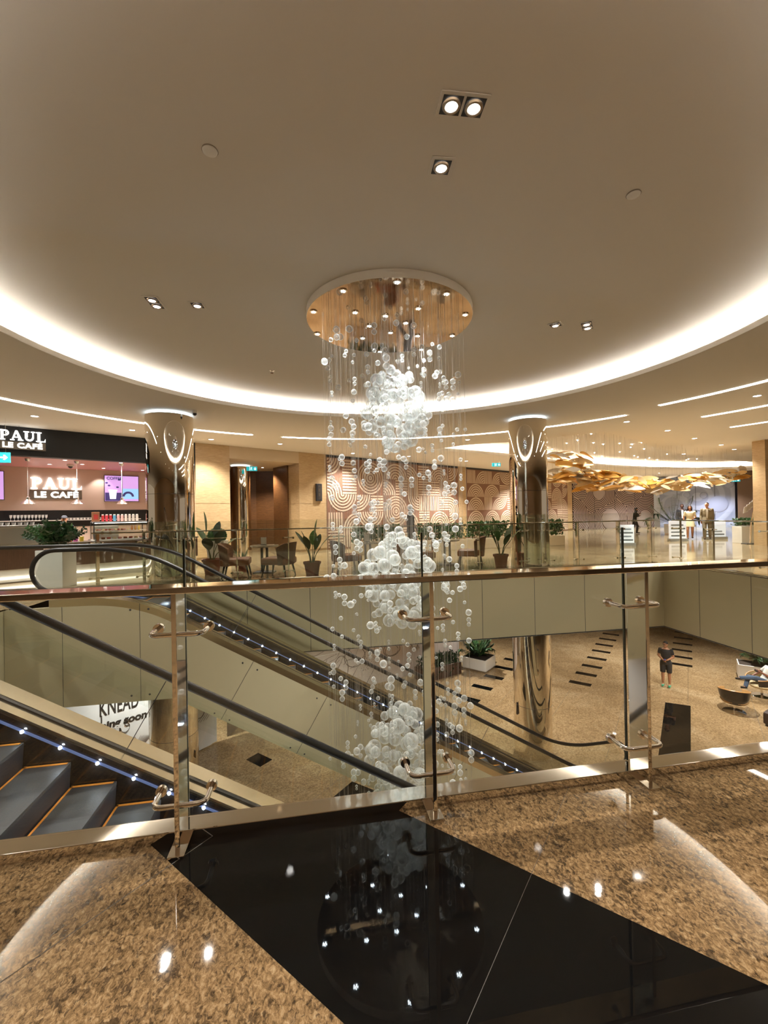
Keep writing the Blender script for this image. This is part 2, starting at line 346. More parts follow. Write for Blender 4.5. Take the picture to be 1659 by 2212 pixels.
# ------------------------------------------------------------------ glass railings
def ring_path(x0, x1, y0, y1, z, r=0.035):
    P = [(x0, y1, z)]
    for k in range(6): q = pi / 2 * k / 5; P.append((x0 + r - r * cos(q), y0 + r - r * sin(q), z))
    for k in range(6): q = pi / 2 * k / 5; P.append((x1 - r + r * sin(q), y0 + r - r * cos(q), z))
    P.append((x1, y1, z)); return P
def railing(label, loc, rz, x0, x1, posts, joints, group=None, near=False, pd=0.145):
    t = thing('glass_railing', label, 'railing', loc, rz, group)
    hr = MB().bbox(x0, x1, -0.03, 0.10, 1.2, 1.23, 0.004); hr.build('handrail', chrome, t)
    MB().bbox(x0, x1, 0.088, 0.197, -0.02, 0.045, 0.004).build('base_channel', brush if False else chrome, t)
    ed = [x0] + [j for j in joints if x0 < j < x1] + [x1]
    for a, b in zip(ed[:-1], ed[1:]):
        MB().box(a + 0.006, b - 0.006, 0.179, 0.191, 0.05, 1.44).build('glass_panel', glass_m, t)
    if near:
        for j in joints: MB().box(j - 0.0045, j + 0.0045, 0.1785, 0.1915, 0.05, 1.44).build('glass_edge', M('glass_edge', (0.04, 0.05, 0.042), 0.15), t)
    for p in posts:
        MB().bbox(p - 0.011, p + 0.011, 0, pd, 0.004, 1.2, 0.003).build('post', chrome, t)
        MB().bbox(p - 0.037, p + 0.037, -0.03, 0.2, 0, 0.012, 0.003).build('base_plate', chrome, t)
        for z in (1.0, 0.2):
            d = MB().tube(ring_path(p - 0.118, p + 0.118, 0.035, 0.165, z, 0.04), 0.0125, 10)
            br = d.build('bracket', chrome, t)
            for sx in (-0.118, 0.118):
                MB().cyl((p + sx, 0.158, z), (p + sx, 0.178, z), 0.026, 16).build('disc', chrome, br)
    return t
railing('polished steel and glass railing in front, along the granite floor', g(0, 2.12), GA, -4.95, 7.3, [-3.1, -1.86, -0.63, 0.6, 1.84, 3.07, 4.3, 5.5], [-3.1, -1.86, -0.63, 0.6, 1.84, 3.07, 4.3, 5.5], near=True)
fp = [-4.79, -3.81, -2.9, -1.74, -0.54, 0.68, 1.9, 3.1, 4.35, 5.6, 6.33, 7.2, 8.46, 9.45]
railing('long glass railing across the void, before the armchairs and both columns', g(0, 10.83), GA + pi, -9.6, 4.9, [-p for p in fp], [-p for p in fp])
rp = [3.3, 4.55, 5.8, 7.05, 7.87, 9.23, 10.2]
railing('glass railing along the right edge of the void, before the walking couple', g(9.95, 0), GA + pi / 2, 2.6, 10.4, rp, rp, pd=0.05)
lp = [-8.15, -6.9, -5.65, -4.4, -3.15]
railing('glass railing ending at the left edge of the photo, beside the white planter', g(-5.5, 0), GA - pi / 2, -8.35, -2.5, lp, lp, pd=0.05)

# ------------------------------------------------------------------ mirrored columns
def column(label, x, y, r, zt, zb, group, name='mirrored_column', joint=None):
    t = thing(name, label, 'column', (x, y, zb), 0, group); h = zt - zb
    MB().cyl((0, 0, 0), (0, 0, h - 0.07), r, 64).build('shaft', mirror, t)
    MB().cyl((0, 0, h - 0.07), (0, 0, h - 0.004), r * 0.9, 48).build('light_collar', M('collar_light', (0.8, 0.93, 1.0), 0.5, emis=2.2), t)
    for j in (joint or []): MB().lathe([(r + 0.002, j - zb), (r + 0.002, j + 0.008 - zb)], (0, 0), 64).build('joint_ring', dark_m, t)
    return t
column('mirror-clad round column by the café, left of the chandelier', -5.42, 10.95, 0.56, CEIL, 0, 'mirrored columns', joint=[2.12])
column('mirror-clad round column standing right of the chandelier, before the patterned wall', 4.14, 12.3, 0.52, CEIL, 0, 'mirrored columns', joint=[2.1])
column('lower mirrored column on the concourse below, among dark floor inlays', 4.14, 12.3, 0.52, -1.74, FLOOR2, 'mirrored columns', joint=[-3.9])
column('lower mirrored column beside the bakery hoarding, behind the near post', -5.42, 10.95, 0.56, -1.74, FLOOR2, 'mirrored columns', joint=[-3.9])

# ------------------------------------------------------------------ escalators
TAN = math.tan(radians(30))
def esc_path(c, hi, lo, u0, u1, off=0.0, n=10):
    """profile (u, z) that follows flat - 30 degree slope - flat, raised by off"""
    ua = (c - hi) / TAN; ub = (c - lo) / TAN; P = [(u0, hi)]
    for k in range(n + 1):
        t = k / n; a, b, d = (ua - 0.75, hi), (ua, hi), (ua + 0.65, hi - 0.65 * TAN)
        P.append(tuple((1 - t) ** 2 * a[i] + 2 * t * (1 - t) * b[i] + t * t * d[i] for i in (0, 1)))
    for k in range(n + 1):
        t = k / n; a, b, d = (ub - 0.65, lo + 0.65 * TAN), (ub, lo), (ub + 0.75, lo)
        P.append(tuple((1 - t) ** 2 * a[i] + 2 * t * (1 - t) * b[i] + t * t * d[i] for i in (0, 1)))
    P.append((u1, lo)); return [(u, z + off) for u, z in P]
step_m = M('escalator_step', (0.07, 0.068, 0.066), 0.45, 0.6, bump=(160, 0.15)); riser_m = M('escalator_riser', (0.07, 0.07, 0.08), 0.4, 0.7)
yel_m = M('yellow_step_edge', '#b5701c', 0.6)
deck_m = M('champagne_deck', (0.66, 0.57, 0.43), 0.22, 1.0); clad_m = M('cream_cladding', '#b4a98a', 0.15); skirt_m = M('dark_skirt', (0.05, 0.045, 0.045), 0.12, 0.8)
def strip(P, v0, v1, dz0, dz1, mi=0):
    """solid ribbon following P between v0 and v1, from z+dz0 to z+dz1"""
    x = MB(); n = len(P); vs = []
    for u, z in P: vs += [(u, v0, z + dz0), (u, v1, z + dz0), (u, v1, z + dz1), (u, v0, z + dz1)]
    fs = [(i * 4 + k, (i + 1) * 4 + k, (i + 1) * 4 + (k + 1) % 4, i * 4 + (k + 1) % 4) for i in range(n - 1) for k in range(4)]
    fs += [(0, 1, 2, 3), (n * 4 - 4, n * 4 - 1, n * 4 - 2, n * 4 - 3)]
    return x.add(vs, fs, mi)
def escalator(label, c, vn, vf, near=True, newel=-4.5, hi=1.0, led=1.055, dst=1.12, fn=None, led_n=40, s0=0, seams=()):
    """c: handrail slope line z = c - u tan30 (landing handrail z = 1); vn, vf: handrail planes"""
    t = thing('escalator', label, 'escalator', g(0, 0, 0), GA, 'escalators'); lo = FLOOR2 + 1.0
    P = esc_path(c, hi, lo, newel, 7.4)
    sides = ([(vn, 1)] if near else []) + [(vf, -1)]
    nw0 = newel
    for v, sg in sides:
        newel = fn if (fn and sg < 0) else nw0; P = esc_path(c, hi, lo, newel, 7.4)
        R = 0.37
        loop = [(newel - R * sin(pi * k / 14), v, hi - R + R * cos(pi * k / 14)) for k in range(14, 0, -1)]
        loop = [(newel + 0.45, v, hi - 2 * R)] + loop
        end = [(7.4 + R * sin(pi * k / 14), v, lo - R + R * cos(pi * k / 14)) for k in range(1, 15)]
        MB().tube(loop + [(u, v, z) for u, z in P] + end, 0.026, 10, ry=0.04).build('handrail', rubber, t)
        gp = [(newel - 0.3, hi - 0.4)] + [(newel - 0.2, hi - 0.07)] + [(u, z - 0.035) for u, z in P] + [(7.6, lo - 0.3)]
        dk = [(7.5, lo - 0.84)] + [(u, z - 0.84) for u, z in P[::-1]] + [(newel - 0.1, hi - 0.84)]
        MB().extr([(u, v - 0.006, z) for u, z in gp + dk], (0, 0.012, 0)).build('glass_balustrade', glass_e, t)
        gs = MB()
        for su in seams:
            zz = c - su * TAN; d = Vector((sin(radians(30)), 0, cos(radians(30)))) * -0.78
            gs.tube([(su, v - 0.007 * 1, zz - 0.05), Vector((su, v - 0.007, zz - 0.05)) + d], 0.004, 5)
        if seams: gs.build('glass_joint', dark_m, t)
        iv = v + sg * 0.13; ov = v - sg * 0.2
        MB().merge(strip(P, min(ov, v - sg * 0.02), max(ov, v - sg * 0.02), -0.98, -0.85)).build('outer_deck', deck_m, t)
        MB().merge(strip(P, min(iv, v + sg * 0.02), max(iv, v + sg * 0.02), -0.98, -0.87)).build('inner_deck', deck_m, t)
        MB().merge(strip(P, v - 0.02, v + 0.02, -0.98, -0.855)).build('glass_gasket', rubber, t)
        MB().merge(strip(P, min(iv, iv + sg * 0.012), max(iv, iv + sg * 0.012), -1.32, -0.9)).build('skirt', skirt_m, t)
        if sg < 0:
            MB().merge(strip(P, iv - 0.030, iv - 0.014, -led - .007, -led + .01)).build('light_strip', leds_e, t)
            cand = [-4.55 + s0 + 0.29 * i for i in range(42)]
            for u in cand:
                if u > 6.0: break
                z = c - u * TAN
                if u < (c - hi) / TAN + 0.3: continue
                MB().sph((u, iv - 0.033, z - led), 0.0145, 8).build('led_lamp', led_e, t)
        # side cladding
        cl = [(-5.19, 0.0)] + [(u, z - 0.98) for u, z in P] + [(7.8, lo - 0.98)]
        uk = (c - 2.35 + 1.73) / TAN
        cb = [(7.8, FLOOR2 + 0.0), ((c - 2.35 - FLOOR2) / TAN, FLOOR2 + 0.0), (uk, -1.73), (-5.19, -1.73)]
        mb = MB().extr([(u, ov, z) for u, z in cl + cb], (0, sg * 0.06, 0))
        fo = ov - sg * 0.002
        for su in (-4.3, -3.05):
            mb.quad((su, fo, -1.73), (su + 0.008, fo, -1.73), (su + 0.008, fo, 0.02), (su, fo, 0.02), 1)
        for k in range(7):
            su = -1.1 + k * 1.35; zt = c - su * TAN - 0.98; d = Vector((-sin(radians(30)), 0, -cos(radians(30)))) * 1.19
            a = Vector((su, fo, zt)); mb.quad(a, a + Vector((0.009, 0, 0)), a + Vector((0.009, 0, 0)) + d, a + d, 1)
            for o2 in (-0.13, 0.13):
                q = Vector((su + o2 - 0.06, fo, zt - o2 * TAN - 0.09)); mb.sph(q, 0.017, 6, 1, (1, 0.2, 1))
                q2 = q + d * 0.86; mb.sph(q2, 0.017, 6, 1, (1, 0.2, 1))
        for su in (-3.2, -2.9):
            for zz in (-0.09, -1.62): mb.sph((su, fo, zz), 0.02, 6, 1, (1, 0.2, 1))
        mb.build('side_cladding', [clad_m, dark_m], t)
    newel = nw0
    # steps
    va = vn + 0.15 if near else vn; vb = vf - 0.15
    u = (c - hi) / TAN - 0.1; k = 0
    while u < 6.3:
        z = c - (u + 0.36) * TAN - dst if u > (c - hi) / TAN else hi - dst + 0.02
        z = max(z, FLOOR2 - 0.02); s = MB(); hh = 0.36 * TAN
        s.box(u, u + 0.36, va, vb, z - 0.03, z, 0)
        s.add([(u + 0.36, va, z), (u + 0.36, vb, z), (u + 0.345, vb, z - hh - 0.02), (u + 0.345, va, z - hh - 0.02)], [(0, 1, 2, 3)], 1)
        s.box(u, u + 0.018, va, vb, z, z + 0.003, 2); s.box(u, u + 0.34, vb - 0.03, vb - 0.004, z, z + 0.003, 2)
        s.build('step', [step_m, riser_m, yel_m], t); u += 0.36; k += 1
    MB().box(newel - 0.2, (c - hi) / TAN - 0.1, va, vb, hi - 1.14, hi - 1.1).build('comb_plate', brush, t)
    strip(P, va - 0.04, vb + 0.04, -1.9, -1.45).build('truss', M('truss_panel', '#8f866c', 0.4), t)
    return t
escalator('farther escalator, its curved handrail loop beside the white planter, blue lights on the skirt', -0.82, 8.55, 9.75, True, fn=-6.9, seams=(-1.2, 1.2, 3.6))
escalator('nearer escalator with wide dark steps edged in yellow at lower left', -0.70, 2.72, 4.3, False, newel=-4.7, hi=1.9, led=0.965, dst=1.06, s0=0.07, seams=(-1.35, 0.95, 3.3))

# ------------------------------------------------------------------ bubble chandelier
random.seed(5)
DC = Vector((0.13, 6.3)); DZ = 4.35
ch = thing('bubble_chandelier', 'tall chandelier of clear glass bubbles hanging from a round bronze mirror ceiling disc', 'chandelier', (DC.x, DC.y, DZ))
MB().lathe([(1.195, 0.0), (1.2, 0.01), (1.2, CEIL_IN - DZ - 0.002)], n=96).build('canopy_drum', lip_m, ch)
MB().lathe([(0.0, 0.0), (1.195, 0.0)], n=96, smooth=False).build('mirror_disc', bronze, ch)
SP = [(-0.46,5.38),(0.21,5.20),(0.85,5.50),(-0.92,5.92),(-0.35,5.96),(0.07,6.08),(0.52,5.88),(0.37,6.32),(-0.17,6.40),(0.15,6.65),(-0.98,6.65),(-0.29,6.84),(0.58,6.79),(1.20,6.09),(1.13,6.81),(0.69,7.36),(-0.02,7.42)]
for i, (sx, sy) in enumerate(SP):
    q = (sx - DC.x, sy - DC.y)
    s = MB().lathe([(0.052, -0.001), (0.052, -0.012), (0.030, -0.012), (0.030, -0.004), (0.0, -0.004)], q, 20).build('spotlight', chrome, ch)
    le = MB()
    for k in range(5): le.sph((q[0] + 0.025 * cos(k * 1.2566), q[1] + 0.025 * sin(k * 1.2566), -0.010), 0.006, 6)
    le.sph((q[0], q[1], -0.010), 0.006, 6); le.build('led_cluster', led_e, s)
    if i % 3 == 0: lamp('chandelier_spot', 'SPOT', (q[0], q[1], -0.03), 115, COOL, 0.03, (q[0] * 0.3, q[1] * 0.3, -6), 75, 0.7, ch).rotation_euler = (0, 0, 0)
balls = []   # (x, y, z, r) relative to the disc
wires = {}
def add_ball(x, y, z, r):
    for b in balls[-60:]:
        if (b[0] - x) ** 2 + (b[1] - y) ** 2 + (b[2] - z) ** 2 < (0.82 * (b[3] + r)) ** 2: return False
    balls.append((x, y, z, r)); return True
def cluster(zc, h, rm, n, shape):
    tries = 0; k = 0
    while k < n and tries < 6000:
        tries += 1; t = random.random(); rr = rm * shape(t); a = random.random() * 2 * pi; d = rr * sqrt(random.uniform(0.15, 1))
        r = random.choice([0.052, 0.06, 0.07, 0.082, 0.098]) * random.uniform(0.9, 1.1)
        if add_ball(0.05 + d * cos(a), d * sin(a), zc + h * (t - 0.5) - DZ, r): k += 1
cluster(3.02, 1.15, 0.50, 135, lambda t: 0.38 + 0.62 * sin(pi * min(1, t * 0.8 + 0.16)) if t > 0.25 else 0.25 + t * 1.6)
cluster(0.63, 1.35, 0.50, 135, lambda t: 0.15 + 0.95 * max(0, sin(pi * (t * 0.75 + 0.13))) if t < 0.72 else max(0.1, 1.05 * (1 - t) / 0.28 * 0.85))
cluster(-1.95, 1.30, 0.47, 130, lambda t: 0.45 + 0.6 * sin(pi * min(0.85, t * 0.9 + 0.1)) if t < 0.8 else 0.75 * (1 - t) / 0.2 + 0.15)
random.seed(11)
strings = []
for i in range(150):
    a = random.random() * 2 * pi; d = 1.08 * sqrt(random.uniform(0.06, 1)); strings.append((d * cos(a), d * sin(a)))
for sx, sy in strings:
    for z in [random.uniform(-0.25, -7.3) for _ in range(random.choice([2, 3, 3, 4, 5, 6]))]:
        r = random.choice([0.022, 0.026, 0.03, 0.034, 0.04, 0.048]); add_ball(sx, sy, z, r)
        if random.random() < 0.35: add_ball(sx, sy, z - r * 2.05, r * 0.9)
sph = MB().sph((0, 0, 0), 1.0, 16).build('glass_bubble', ball_m, ch); me = sph.data
order = sorted(balls, key=lambda b: -b[3]); big = order[:100]; rest = order[100:]
for i, (x, y, z, r) in enumerate(big):
    o = sph if i == 0 else sph.copy()
    if i: COL.objects.link(o); o.parent = ch
    o.location = (x, y, z); o.scale = (r, r, r)
mb = MB()
for x, y, z, r in rest: mb.sph((x, y, z), r, 12)
tag(mb.build('glass_bubble_mass', ball_m, ch), kind='stuff')
wm = M('steel_wire', (0.5, 0.46, 0.40), 0.4, 0.6); wmass = MB()
for i, (sx, sy) in enumerate(strings):
    zb = -7.3 + random.random() * 1.2
    if i < 60: MB().cyl((sx, sy, -0.002), (sx, sy, zb), 0.0011, 4, caps=False).build('suspension_wire', wm, ch)
    else: wmass.cyl((sx, sy, -0.002), (sx, sy, zb), 0.0011, 4, caps=False)
for x, y, z, r in big[:100]: wmass.cyl((x, y, -0.002), (x, y, z + r), 0.0009, 4, caps=False)
tag(wmass.build('suspension_wire_mass', wm, ch), kind='stuff')
# ------------------------------------------------------------------ shop-front wall (frame: s along, n into the wall)
def wthing(name, label, cat, s, n, z, group=None): return thing(name, label, cat, w(s, n, z), WA, group)
def wstruct(mb, name, mats): return struct(mb, name, mats, loc=(*WP, 0), rz=WA)
pinkc = M('pink_ceiling', '#c98a86', 0.5); cafe_wall = M('cafe_wall', '#d8c3b6', 0.6); blackw = M('black_fascia', '#0b0a0a', 0.6)
cream = M('cream_paint', '#cdb99c', 0.7)
def pier(name, s0, s1, n0=0, n1=0.9):
    wstruct(MB().box(s0, s1, n0, n1, 0, CEIL - 0.003).box(s0 - .004, s1 + .004, n0 - .004, n1, 2.02, 2.03, 1).box(s0 - .004, s1 + .004, n0 - .004, n1, 0, 0.1, 1), name, [travertine, M('stone_joint', '#8a6d48', 0.5)])
pier('wall_pier_1', 5.14, 6.36); pier('wall_pier_2', 9.27, 10.6); pier('wall_pier_3', 19.62, 20.32, 0, 0.5); pier('wall_pier_4', 32.75, 33.5, 0, 0.5)
wstruct(MB().box(6.36, 9.27, 0, 0.35, 3.70, CEIL - .003), 'wall_header', cream)
x = MB().box(6.36, 11.5, 0.35, 4.6, 3.70, 3.76, 1)
cv = [(6.37, 4.2), (8.0, 4.3), (9.2, 4.0), (10.2, 3.2), (10.7, 2.2), (10.75, 0.9)]
for (a, b), (c, d) in zip(cv[:-1], cv[1:]): x.quad((a, b, 0), (c, d, 0), (c, d, 3.7), (a, b, 3.7))
x.box(9.21, 9.27, 0.9, 2.2, 0, 3.7).box(6.3, 6.37, 0.9, 4.4, 0, 3.7)
wstruct(x, 'wall_recess', [dwood, cream])
column('small mirrored column inside the dark timber recess', *w(7.6, 2.0)[:2], 0.42, 3.70, 0, 'mirrored columns')
t = wthing('wall_speaker', 'slim black wall speaker box on the stone pier left of the patterned wall', 'speaker', 10.19, 0, 2.5)
MB().bbox(-0.14, 0.14, -0.09, -0.005, -0.37, 0.37, 0.01).build('body', dark_m, t)
MB().bbox(-0.07, 0.07, -0.1, -0.088, -0.3, 0.3, 0.005).build('front_plate', M('speaker_grey', '#4a4238', 0.4), t)
for z in (-0.2, 0, 0.2): MB().cyl((0, -0.106, z), (0, -0.099, z), 0.035, 14).build('speaker_cone', dark_m, t)

# patterned murals
mural_b = M('mural_brown', '#86604b', 0.7); mural_w = M('mural_cream', '#d3bda4', 0.7)
def maze(s0, s1, z0, z1, cols, rows, seed, n=-0.012):
    rnd = random.Random(seed); T = (s1 - s0) / cols; H = (z1 - z0) / rows; x = MB(); K = 6
    def strip_line(a, b, c, d): x.quad(a, b, c, d, 1)
    def tile(cx, cz, kind):
        p = 1.0 / K
        if kind in 'HV':
            for k in range(K):
                a, b = (k + 0.22) * p, (k + 0.78) * p; j = [rnd.uniform(-.014, .014) for _ in range(4)]
                if kind == 'H': q = [(0.01, a + j[0]), (0.99, a + j[1]), (0.99, b + j[2]), (0.01, b + j[3])]
                else: q = [(a + j[0], 0.01), (b + j[1], 0.01), (b + j[2], 0.99), (a + j[3], 0.99)]
                x.quad(*[(cx + qx * T, n, cz + qz * H) for qx, qz in q], 1)
        else:
            ox, oz = {'a': (0, 0), 'b': (1, 0), 'c': (1, 1), 'd': (0, 1)}[kind]; st = {'a': 0, 'b': pi / 2, 'c': pi, 'd': 1.5 * pi}[kind]
            for k in range(K):
                r0, r1 = (k + 0.22) * p, (k + 0.78) * p; S = 9
                for i in range(S):
                    q0, q1 = st + pi / 2 * i / S, st + pi / 2 * (i + 1) / S
                    x.quad(*[(cx + (ox + r * cos(q)) * T, n, cz + (oz + r * sin(q)) * H) for r, q in ((r0, q0), (r1, q0), (r1, q1), (r0, q1))], 1)
    for j in range(rows):
        i = 0
        while i < cols:
            if i + 1 < cols:
                pr = rnd.choice(['ba', 'cd', 'VH', 'HV', 'ba', 'cd', 'dH', 'Vb', 'cV', 'aH']); tile(s0 + i * T, z0 + j * H, pr[0]); tile(s0 + (i + 1) * T, z0 + j * H, pr[1]); i += 2
            else: tile(s0 + i * T, z0 + j * H, rnd.choice('VHad')); i += 1
    return x
def mural(label, s0, s1, cols, seed):
    t = wthing('wall_mural', label, 'mural', s0, 0, 0)
    MB().box(0, s1 - s0, 0.0, 0.12, 0, 4.06).build('panel', mural_b, t)
    maze(0.03, s1 - s0 - .03, 0.05, 4.03, cols, 5, seed).build('painted_lines', [mural_b, mural_w], t)
    wstruct(MB().box(s0, s1, 0.02, 0.3, 4.06, CEIL - .004), 'trim_3' if seed < 5 else 'trim_4', dark_m)
mural('brown wall mural of cream arches and stripes, between the stone pier and the thin pier', 10.62, 19.6, 11, 3)
mural('brown mural of cream arches and stripes, partly behind the right mirrored column', 20.34, 32.74, 15, 8)
wstruct(MB().box(5.1, 34, 0.9, 1.0, 0, CEIL - .004).box(-9, 5.1, 4.1, 4.2, 0, CEIL - .004)[:0] if False else MB().box(10.8, 33.6, 0.5, 0.6, 0, CEIL - .004), 'wall_back', cream)

def ring_wall(name, label, a, b, zt, c_dark, c_light, freq, centers, discs, disc_col):
    A, B = Vector(a), Vector(b); L = (B - A).length; ang = atan2(B.y - A.y, B.x - A.x)
    m, k, bs = nodemat(name + '_relief', 0.6)
    tc = k.n('TexCoord').outputs['Object']; cur = None
    for cx, cz in centers:
        d = k.n('VectorMath', _operation='DISTANCE', i0=tc, i1=(cx, 0, cz)).outputs['Value']
        cur = d if cur is None else k.n('Math', _operation='MINIMUM', i0=cur, i1=d).outputs[0]
    sn = k.n('Math', _operation='SINE', i0=k.n('Math', _operation='MULTIPLY', i0=cur, i1=freq).outputs[0]).outputs[0]
    f = k.n('Math', _operation='MULTIPLY_ADD', i0=sn, i1=0.5, i2=0.5).outputs[0]
    k.t.links.new(k.ramp(f, [(0.35, c_dark), (0.7, c_light)]), bs.inputs['Base Color'])
    bp = k.n('Bump', Strength=0.6, Distance=0.03, Height=f).outputs[0]; k.t.links.new(bp, bs.inputs['Normal'])
    t = thing('relief_wall_panel', label, 'wall panel', (*a, 0), ang)
    MB().box(0, L, 0, 0.15, 0, zt).build('panel', m, t)
    for s_ in (0.25, 0.5, 0.75): MB().box(L * s_, L * s_ + .03, -0.004, 0.01, 0, zt).build('panel_joint', dark_m, t)
    for cx, cz, r in discs:
        MB().lathe([(0.0, 0.06), (r * 0.9, 0.05), (r, 0.02), (r, 0.0)], n=40).xf(Matrix.Translation((cx, 0, cz)) @ Matrix.Rotation(radians(90), 4, 'X')).build('disc', disc_col, t)
    return t
dw_a, dw_b = (14.9, 33.9), (22.7, 36.2)
ring_wall('mauve', 'dark mauve carved wall with rings and raised discs, right of the brown mural', dw_a, dw_b, 4.1, '#4a3634', '#b3a099', 46,
          [(0.9, 3.8), (2.4, 2.9), (5.6, 3.9), (3.4, 0.6), (7.2, 0.7), (-.3, 1.2)], [(1.2, 3.9, 0.8), (2.5, 2.9, 0.55), (5.7, 3.8, 1.0), (3.6, 0.75, 0.85), (7.2, 0.6, 0.8)], M('mauve_disc', '#a29490', 0.6, bump=(30, .4)))
ring_wall('blue', 'pale blue relief wall of raised discs behind the walking couple', (23.0, 35.9), (26.35, 32.3), 4.1, '#8d98b4', '#a3aec8', 9,
          [(0.8, 3.6), (2.6, 2.4), (1.0, 1.6)], [(0.35, 3.3, .42), (1.5, 3.4, .3), (3.3, 3.4, .36), (3.0, 2.5, .24), (3.9, 1.8, .62), (0.9, 1.9, .55), (4.6, 3.3, .3), (1.9, 2.6, .22)], M('blue_disc', '#97a2bf', 0.6))
struct(MB().box(26.3, 27.6, 31.0, 32.3, 0, CEIL - .004, rz=radians(-47)), 'wall_far_pier', M('brown_stone', '#6b5542', 0.5))
struct(MB().quad((26, 33, 0), (36, 24, 0), (36, 24, CEIL), (26, 33, CEIL)), 'wall_far_right', M('blue_black', '#2a3350', 0.6))
struct(MB().box(14.95, 22, 16.85, 17.35, 0, CEIL - .004, rz=GA, c=(14.95, 16.9)), 'wall_right_pier', travertine)
struct(MB().box(-32, 48, -10.2, -10, -5.3, CEIL), 'wall_behind', travertine)

# ------------------------------------------------------------------ café
wstruct(MB().box(-4, 5.12, 0, 0.3, 3.36, CEIL - .004), 'wall_cafe_fascia', blackw)
wstruct(MB().box(-4, 5.12, 0.3, 3.8, 3.40, 3.46), 'ceiling_cafe', pinkc)
wstruct(MB().box(-4, 5.12, 3.75, 3.85, 0, 3.4, 0).box(5.02, 5.12, 0.3, 3.75, 0, 3.4, 0).box(-4, 5.1, 3.735, 3.75, 1.28, 1.88, 1), 'wall_cafe', [cafe_wall, blackw])
sign_e = M('sign_white', (1, 0.97, 0.92), 0.4, emis=1.1); plate_m = M('sign_plate', '#6f6558', 0.4)
def text_mesh(body, size, ext=0.004, off=0.0, sx=1.0, shear=0.0, align='LEFT', sp=1.0):
    c = bpy.data.curves.new('txt', 'FONT'); c.body = body; c.size = size; c.extrude = ext; c.offset = off; c.shear = shear; c.align_x = align; c.space_character = sp
    o = bpy.data.objects.new('txt', c); COL.objects.link(o); dg = bpy.context.evaluated_depsgraph_get(); dg.update()
    me = bpy.data.meshes.new_from_object(o.evaluated_get(dg)); bpy.data.objects.remove(o); bpy.data.curves.remove(c)
    mb = MB(); mb.add([(v.co.x * sx, -v.co.z, v.co.y) for v in me.vertices], [tuple(p.vertices) for p in me.polygons]); bpy.data.meshes.remove(me); return mb
def serif_paul(hgt, d=0.03):
    """the four slab-serif capitals, baseline at z=0, starting at x=0; returns builder and width"""
    h = hgt; x = MB(); k = h
    def poly(P, ox): x.extr([((ox + a) * k, 0, b * k) for a, b in P], (0, -d, 0))
    def arc(cx, cz, r0, r1, a0, a1, ox, n=14):
        for i in range(n):
            p, q = a0 + (a1 - a0) * i / n, a0 + (a1 - a0) * (i + 1) / n
            poly([(cx + r0 * cos(p), cz + r0 * sin(p)), (cx + r1 * cos(p), cz + r1 * sin(p)), (cx + r1 * cos(q), cz + r1 * sin(q)), (cx + r0 * cos(q), cz + r0 * sin(q))], ox)
    R = lambda a, b, c, e, ox: poly([(a, c), (b, c), (b, e), (a, e)], ox)
    o = 0.0                                                       # P
    R(0.12, 0.36, 0, 1, o); R(0, 0.48, 0, .1, o); R(0, 0.5, .9, 1, o); R(.36, .5, .42, .52, o); arc(.5, .71, .12, .29, -pi / 2, pi / 2, o); R(.36, .52, .88, 1, o)
    o = 0.86                                                      # A
    poly([(.12, .08), (.26, .08), (.52, .8), (.42, 1)], o); poly([(.42, 1), (.6, 1), (.98, .08), (.7, .08)], o); R(.26, .72, .28, .38, o); R(0, .36, 0, .1, o); R(.62, 1.08, 0, .1, o)
    o = 1.94                                                      # U
    R(.12, .36, .38, 1, o); R(.72, .86, .38, 1, o); R(0, .48, .9, 1, o); R(.6, .98, .9, 1, o); arc(.49, .38, .2, .375, pi, 2 * pi, o)
    o = 2.98                                                      # L
    R(.12, .36, 0, 1, o); R(0, .48, .9, 1, o); R(0, .8, 0, .1, o); poly([(.68, .1), (.8, .1), (.8, .36)], o)
    return x, 3.8 * h
def paul_sign(label, s, n, z, width, wires=False):
    t = wthing('shop_sign', label, 'sign', s, n, z)
    L, wd = serif_paul(1.0); k = width / wd; L.xf(Matrix.Diagonal((k, 1, k * 1.05, 1)))
    L.build('letters', sign_e, t, loc=(0, 0, 0))
    pz = -0.36 * width / 1.45
    MB().bbox(-0.02 * width, width * 1.0, -0.02, 0.0, pz, -0.03, 0.005).build('plate', plate_m, t)
    q = text_mesh('LE CAFÉ', 0.28 * width / 1.45, 0.008, 0.013 * width / 1.45, 1.28, sp=1.12); xs = [p[0] for p in q.v]; wq = max(xs) - min(xs)
    q.xf(Matrix.Translation((width * 0.06, -0.03, pz + 0.07 * width / 1.45)) @ Matrix.Diagonal((width * 0.86 / wq, 1, 1, 1))); q.build('subtitle', sign_e, t)
    if wires:
        for a in (0.12, 0.42): MB().cyl((width * a, -0.02, k), (width * a, -0.02, CEIL - z), 0.004, 5).build('wire', dark_m, t)
    return t
paul_sign('white lit two-line café sign hanging before the black fascia', -0.02, -0.12, 3.76, 1.0, True)
paul_sign('white lit two-line café sign on the pale café back wall', 0.74, 3.72, 2.64, 1.48)
scr_v = M('screen_violet', (0.42, 0.24, 0.52), 0.3, emis=0.65); scr_d = M('screen_dark', (0.05, 0.04, 0.16), 0.3, emis=0.3); scr_b = M('screen_blue', (0.25, 0.5, 0.75), 0.3, emis=0.5); scr_w = M('screen_white', (0.75, 0.8, 0.9), 0.3, emis=0.5)
